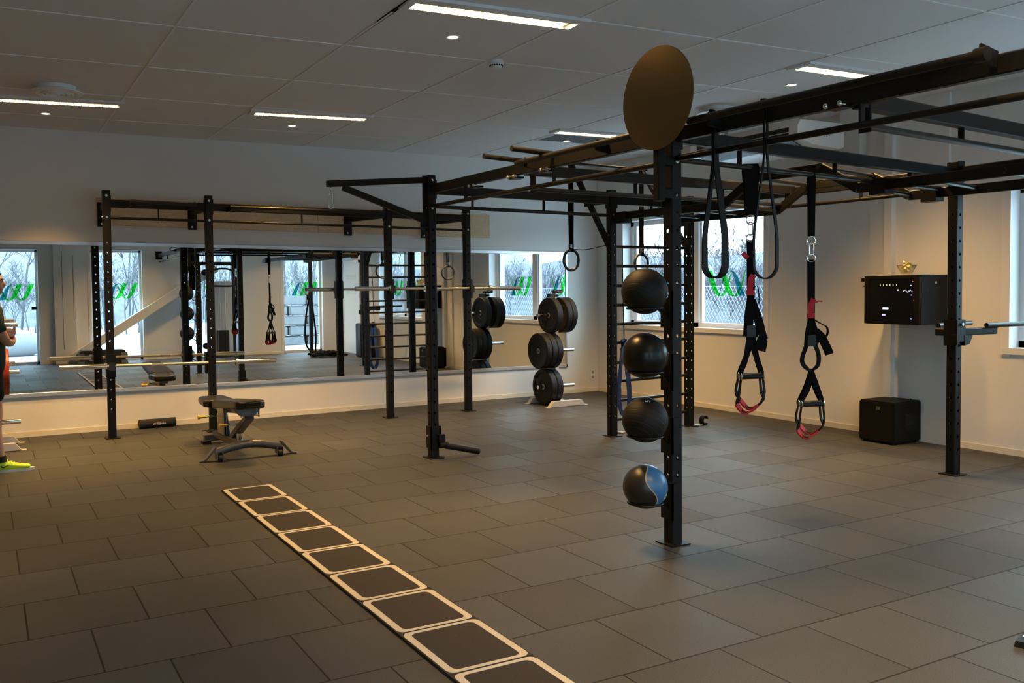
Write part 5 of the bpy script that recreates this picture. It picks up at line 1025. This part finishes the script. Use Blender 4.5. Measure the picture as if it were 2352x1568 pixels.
MB().cyl((4.42, 0.30, 1.92), (4.42, 0.36, 1.92), 0.07, 20).cyl((4.42, 0.30, 0.28), (4.42, 0.36, 0.28), 0.07, 20).tube([(4.42, 0.33, 1.86), (4.42, 0.33, 0.34)], 0.006, 6).build('cable_pulley', PLASTIC, cm)
# battle rope on the last post of the rig
rp_ = thing('battle_rope', 'black battle rope looped on the farthest rig post and heaped on the floor', 'rope', (6.62, 1.1, 0))
MB().tube(smoothpath([(6.60, 1.05, 1.30), (6.52, 1.06, 0.95), (6.48, 1.08, 0.55), (6.50, 1.10, 0.25), (6.62, 1.18, 0.06)], 7), 0.020, 10).tube(smoothpath([(6.66, 1.05, 1.30), (6.70, 1.05, 0.9), (6.74, 1.06, 0.5), (6.72, 1.08, 0.12)], 7), 0.020, 10).build('hanging_length', WEB, rp_)
pts = []; rr = random.Random(5)
for i in range(70): a = i*0.62; r_ = 0.10+0.24*((i*37 % 70)/70); pts.append((6.80+1.25*r_*math.cos(a)+0.05*rr.uniform(-1, 1), 1.52+0.8*r_*math.sin(a), 0.025+0.12*(1-r_/0.36)*rr.random()+0.05*(i/70)))
MB().tube(smoothpath(pts, 4), 0.022, 8).build('coil', WEB, rp_)
MB().cyl((7.12, 1.40, 0.03), (7.34, 1.36, 0.025), 0.023, 14).cyl((7.10, 1.52, 0.03), (7.33, 1.50, 0.025), 0.023, 14).build('rope_grip', RUBBER, rp_)
MB().cyl((6.57, 1.08, 1.36), (6.53, 1.07, 1.36), 0.09, 24).box((6.54, 1.05, 1.32), (6.585, 1.15, 1.42)).build('rope_anchor', PLASTIC, rp_)
# white louvred door in the corner by the windows
d2 = bpy.data.objects.new('door_2', None); COL.objects.link(d2); d2.location = (WX, 0.75, 0); d2['kind'] = 'structure'
MB().box((WX-0.05, 0.28, 0), (WX-0.012, 1.22, 2.12)).build('door_leaf', WHITE, d2); mb = MB()
for z in (1.40, 1.44, 1.48, 1.75, 1.79, 1.83): mb.box((WX-0.056, 0.45, z), (WX-0.05, 1.05, z+0.016))
mb.build('door_louvre', LIGHTGREY, d2); MB().box((WX-0.06, 0.22, 0), (WX-0.012, 0.28, 2.18)).box((WX-0.06, 1.22, 0), (WX-0.012, 1.28, 2.18)).box((WX-0.06, 0.22, 2.12), (WX-0.012, 1.28, 2.18)).build('casing', WHITE, d2)
tag(MB().box((7.36, 1.92, 0.0), (7.74, 2.24, 0.75)).build('storage_bin', PLASTIC, bevel=0.02), 'tall black bin by the second window, seen in the mirror', 'bin')
# black foot of a machine that just enters at the right edge
ft = thing('machine_foot', 'black machine foot entering at the right edge of the floor', 'gym machine', (3.78, 2.03, 0))
MB().prism([(-0.030, 0.0), (0.030, 0.0), (0.024, 0.026), (-0.024, 0.026)], (3.70, 2.01, 0.0), (4.02, 2.10, 0.0)).build('rubber_foot', RUBBER, ft)
MB().bar((3.86, 2.055, 0.045), (4.5, 2.24, 0.05), 0.05, 0.035).build('frame_tube', PLASTIC, ft); MB().box((3.76, 2.02, 0.026), (3.90, 2.06, 0.029), rz=0.27).build('foot_plate', ALU, ft)

# ================================================================== outdoors
SNOW = mat('pale_gravel', (0.40, 0.42, 0.44), 0.9, 0, 0.1, bump=0.3, bscale=3, var=0.16, vscale=1.2)
struct(MB().box((-40, -60, -0.25), (90, YF-0.30, -0.13)).box((WX+TH+0.02, YF-0.30, -0.25), (90, 60, -0.13)), 'ground', SNOW, label='pale gravel ground outside the windows')
BANKM = mat('brush_bank', (0.105, 0.108, 0.116), 0.95, 0, 0.05, bump=1.0, bscale=6, var=0.45, vscale=3)
def bank(pts, prof, name, label, mt=None):
    mb = MB(); P = [Vector((p[0], p[1], 0)) for p in pts]; n_ = Vector(pts[2]+(0,)) if len(pts) > 2 else None; r = random.Random(4); N = 60; M = len(prof); vs = []
    for i in range(N+1):
        b_ = P[0].lerp(P[1], i/N)
        for d, z in prof: vs.append(b_+n_*(d+r.uniform(-.3, .3))+Vector((0, 0, z*r.uniform(0.9, 1.1) if z > 0 else z)))
    mb.add(vs, [(i*M+k, (i+1)*M+k, (i+1)*M+k+1, i*M+k+1) for i in range(N) for k in range(M-1)]); struct(mb, name, mt or BANKM, label=label)
bank(((19, -55), (19, 55), (1, 0)), [(0, -0.3), (1.5, 0.7), (3, 1.5), (5, 2.3), (7, 2.65), (14, -0.3)], 'embankment', 'low brushy bank beyond the wire fence')
bank(((-30, -26), (36, -26), (0, -1)), [(0, -0.3), (3, 1.2), (6, 2.6), (10, 4.2), (14, 4.6), (20, -0.3)], 'hillside', 'wooded slope outside the front windows', mat('wooded_slope', (0.17, 0.175, 0.185), 0.95, 0, 0.05, bump=1.0, bscale=5, var=0.4, vscale=2))
BARK2 = mat('pale_bark', (0.12, 0.12, 0.125), 0.9, 0, 0.1)
BARK = mat('grey_bark', (0.08, 0.08, 0.086), 0.9, 0, 0.1)
def tree_mesh(seed, hgt, spread, lean=0.1, trunk=0.05, depth=4, low=0.2):
    r = random.Random(seed); mb = MB()
    def grow(p, d, L, rad, k):
        n_ = 3; pts = [p]
        for i in range(n_): d = (d+Vector((r.uniform(-1, 1), r.uniform(-1, 1), r.uniform(-0.3, 0.7)))*0.16).normalized(); pts.append(pts[-1]+d*L/n_)
        mb.tube(pts, [rad*(1-0.45*i/n_) for i in range(n_+1)], 4)
        if k <= 0: return
        for j in range(4 if k > 1 else 5):
            q = pts[r.choice((1, 2, 3) if k < depth else (2, 3, 3))]; nd = (d*0.75+Vector((r.uniform(-1, 1), r.uniform(-1, 1), r.uniform(-0.1, 0.9)))*spread).normalized()
            grow(q, nd, L*r.uniform(0.5, 0.75), max(rad*0.5, 0.006), k-1)
    grow(Vector((0, 0, -0.2)), Vector((lean, 0, 1)), hgt*0.45, trunk, depth)
    return mb
def wood(name, spec, label, cat, mt=None):
    """many bare crowns growing into each other: one mass of twigs that nobody could count"""
    import numpy as np
    base = {}; vs, fs, off = [], [], 0; r = random.Random(9)
    for kd, x, y, s in spec:
        if kd not in base:
            mb = kd_mesh(kd); base[kd] = (np.array([tuple(v) for v in mb.v]), [f for f in mb.f if len(f) == 4])
            base[kd] = (base[kd][0], np.array(base[kd][1]))
        v, f = base[kd]; a = r.uniform(0, 6.28); c, sn = math.cos(a), math.sin(a); k = r.uniform(0.85, 1.15)
        vs.append(np.stack([(v[:, 0]*c-v[:, 1]*sn)*s+x, (v[:, 0]*sn+v[:, 1]*c)*s+y, v[:, 2]*s*k-0.14], 1)); fs.append(f+off); off += len(v)
    V = np.concatenate(vs); F = np.concatenate(fs); me = bpy.data.meshes.new(name)
    me.vertices.add(len(V)); me.vertices.foreach_set('co', V.astype('f').ravel()); me.loops.add(F.size); me.loops.foreach_set('vertex_index', F.ravel().astype('i'))
    me.polygons.add(len(F)); me.polygons.foreach_set('loop_start', (np.arange(len(F))*4).astype('i')); me.update(calc_edges=True); me.materials.append(mt or BARK)
    o = bpy.data.objects.new(name, me); COL.objects.link(o); return tag(o, label, cat, kind='stuff')
def kd_mesh(k): return (tree_mesh(11, 3.0, 0.75, trunk=0.03), tree_mesh(23, 2.7, 0.95, -0.1, trunk=0.028), tree_mesh(31, 9.0, 0.45, 0.03, trunk=0.05), tree_mesh(47, 8.0, 0.5, -0.05, trunk=0.045))[k]
rr = random.Random(9); u = rr.uniform
wood('thicket', [(i % 2, 17.5+u(0, 6), 1+i*0.195+u(-.3, .3), u(0.7, 1.05)) for i in range(170)]+[(i % 2, 19.5+u(0, 5), -40+i*0.5+u(-.3, .3), u(0.75, 1.1)) for i in range(80)]+[(i % 2, 25.5+u(0, 1.5), 4+i*0.45, u(1.2, 1.45)) for i in range(80)], 'mass of bare grey brush beyond the wire fence', 'brush')
wood('woodland', [(2+i % 2, -8+i*0.34+u(-.4, .4), -15-u(0, 12), u(0.7, 1.1)) for i in range(80)]+[(i % 2, -8+i*0.5, -13-u(0, 4), u(0.8, 1.2)) for i in range(50)], 'mass of bare trees far outside the front windows', 'woodland', BARK2)
for i, (x, y, l) in enumerate(((0.55, -10.5, 'bare tree outside the glass door'), (2.3, -11.5, 'bare tree outside the window with the diagonal brace'), (3.2, -12.0, 'second bare tree outside the window with the diagonal brace'), (7.6, -10.5, 'bare tree outside the window behind the stone blocks'))):
    o = kd_mesh(2+i % 2).build('bare_tree', BARK2); o.location = (x, y, -0.14); o.rotation_euler = (0, 0, i*1.3); tag(o, l, 'tree', 'bare trees near the front windows')
# chain-link fence
FEN = mat('galvanised_wire', (0.28, 0.30, 0.33), 0.5, 0.3)
fx, fz = 12.0, 1.466
fe = thing('wire_fence', 'galvanised wire mesh fence outside the window wall', 'fence', (fx, 8, -0.14)); mb = MB(); hh = fz+0.14; stp_ = 0.085
y = -2.0
while y < 16.5:
    for s in (-1, 1):
        a = Vector((fx+0.004*s, y, -0.14)); b_ = Vector((fx+0.004*s, y+s*hh*0.62, fz)); mb.cyl(a, b_, 0.0026, 3)
    y += stp_
mb.cyl((fx, -2, fz), (fx, 16.5, fz), 0.006, 6); o = mb.build('wire_mesh', FEN, fe, smooth=0); o['kind'] = 'stuff'
for y in (0.4, 3.4, 6.4, 9.35, 12.25, 15.2): MB().cyl((fx-0.03, y, -0.14), (fx-0.03, y, fz+0.31), 0.035, 12).build('fence_post', mat('fence_post_grey', (0.22, 0.25, 0.28), 0.5, 0.2), fe)
# stacked stone wall and boulder outside the front
st_ = mat('stone', (0.14, 0.14, 0.137), 0.9, 0, 0.1, bump=0.5, bscale=12, var=0.25, vscale=5); k = 0
spots = ['lowest course', 'second course', 'third course', 'fourth course', 'top course']
for r_ in range(5):
    for c_ in range(4):
        x0 = 5.9+c_*0.92+(0.35 if r_ % 2 else 0); o = MB().box((x0, -5.6, -0.14+r_*0.30), (x0+0.86+0.05*((r_+c_) % 2), -5.0, 0.13+r_*0.30)).build('stone_block', st_, bevel=0.03)
        tag(o, 'rough stone block in the %s of the stack outside the front window' % spots[r_], 'stone', 'stacked stone blocks outside')
o = MB().ball((0.70, -5.4, 0.18), 0.62, 24, 16, (1.25, 0.8, 0.62)).build('boulder', mat('pale_boulder', (0.2, 0.2, 0.2), 0.9, bump=0.6, bscale=6)); tag(o, 'pale rounded boulder outside the glass door', 'boulder')
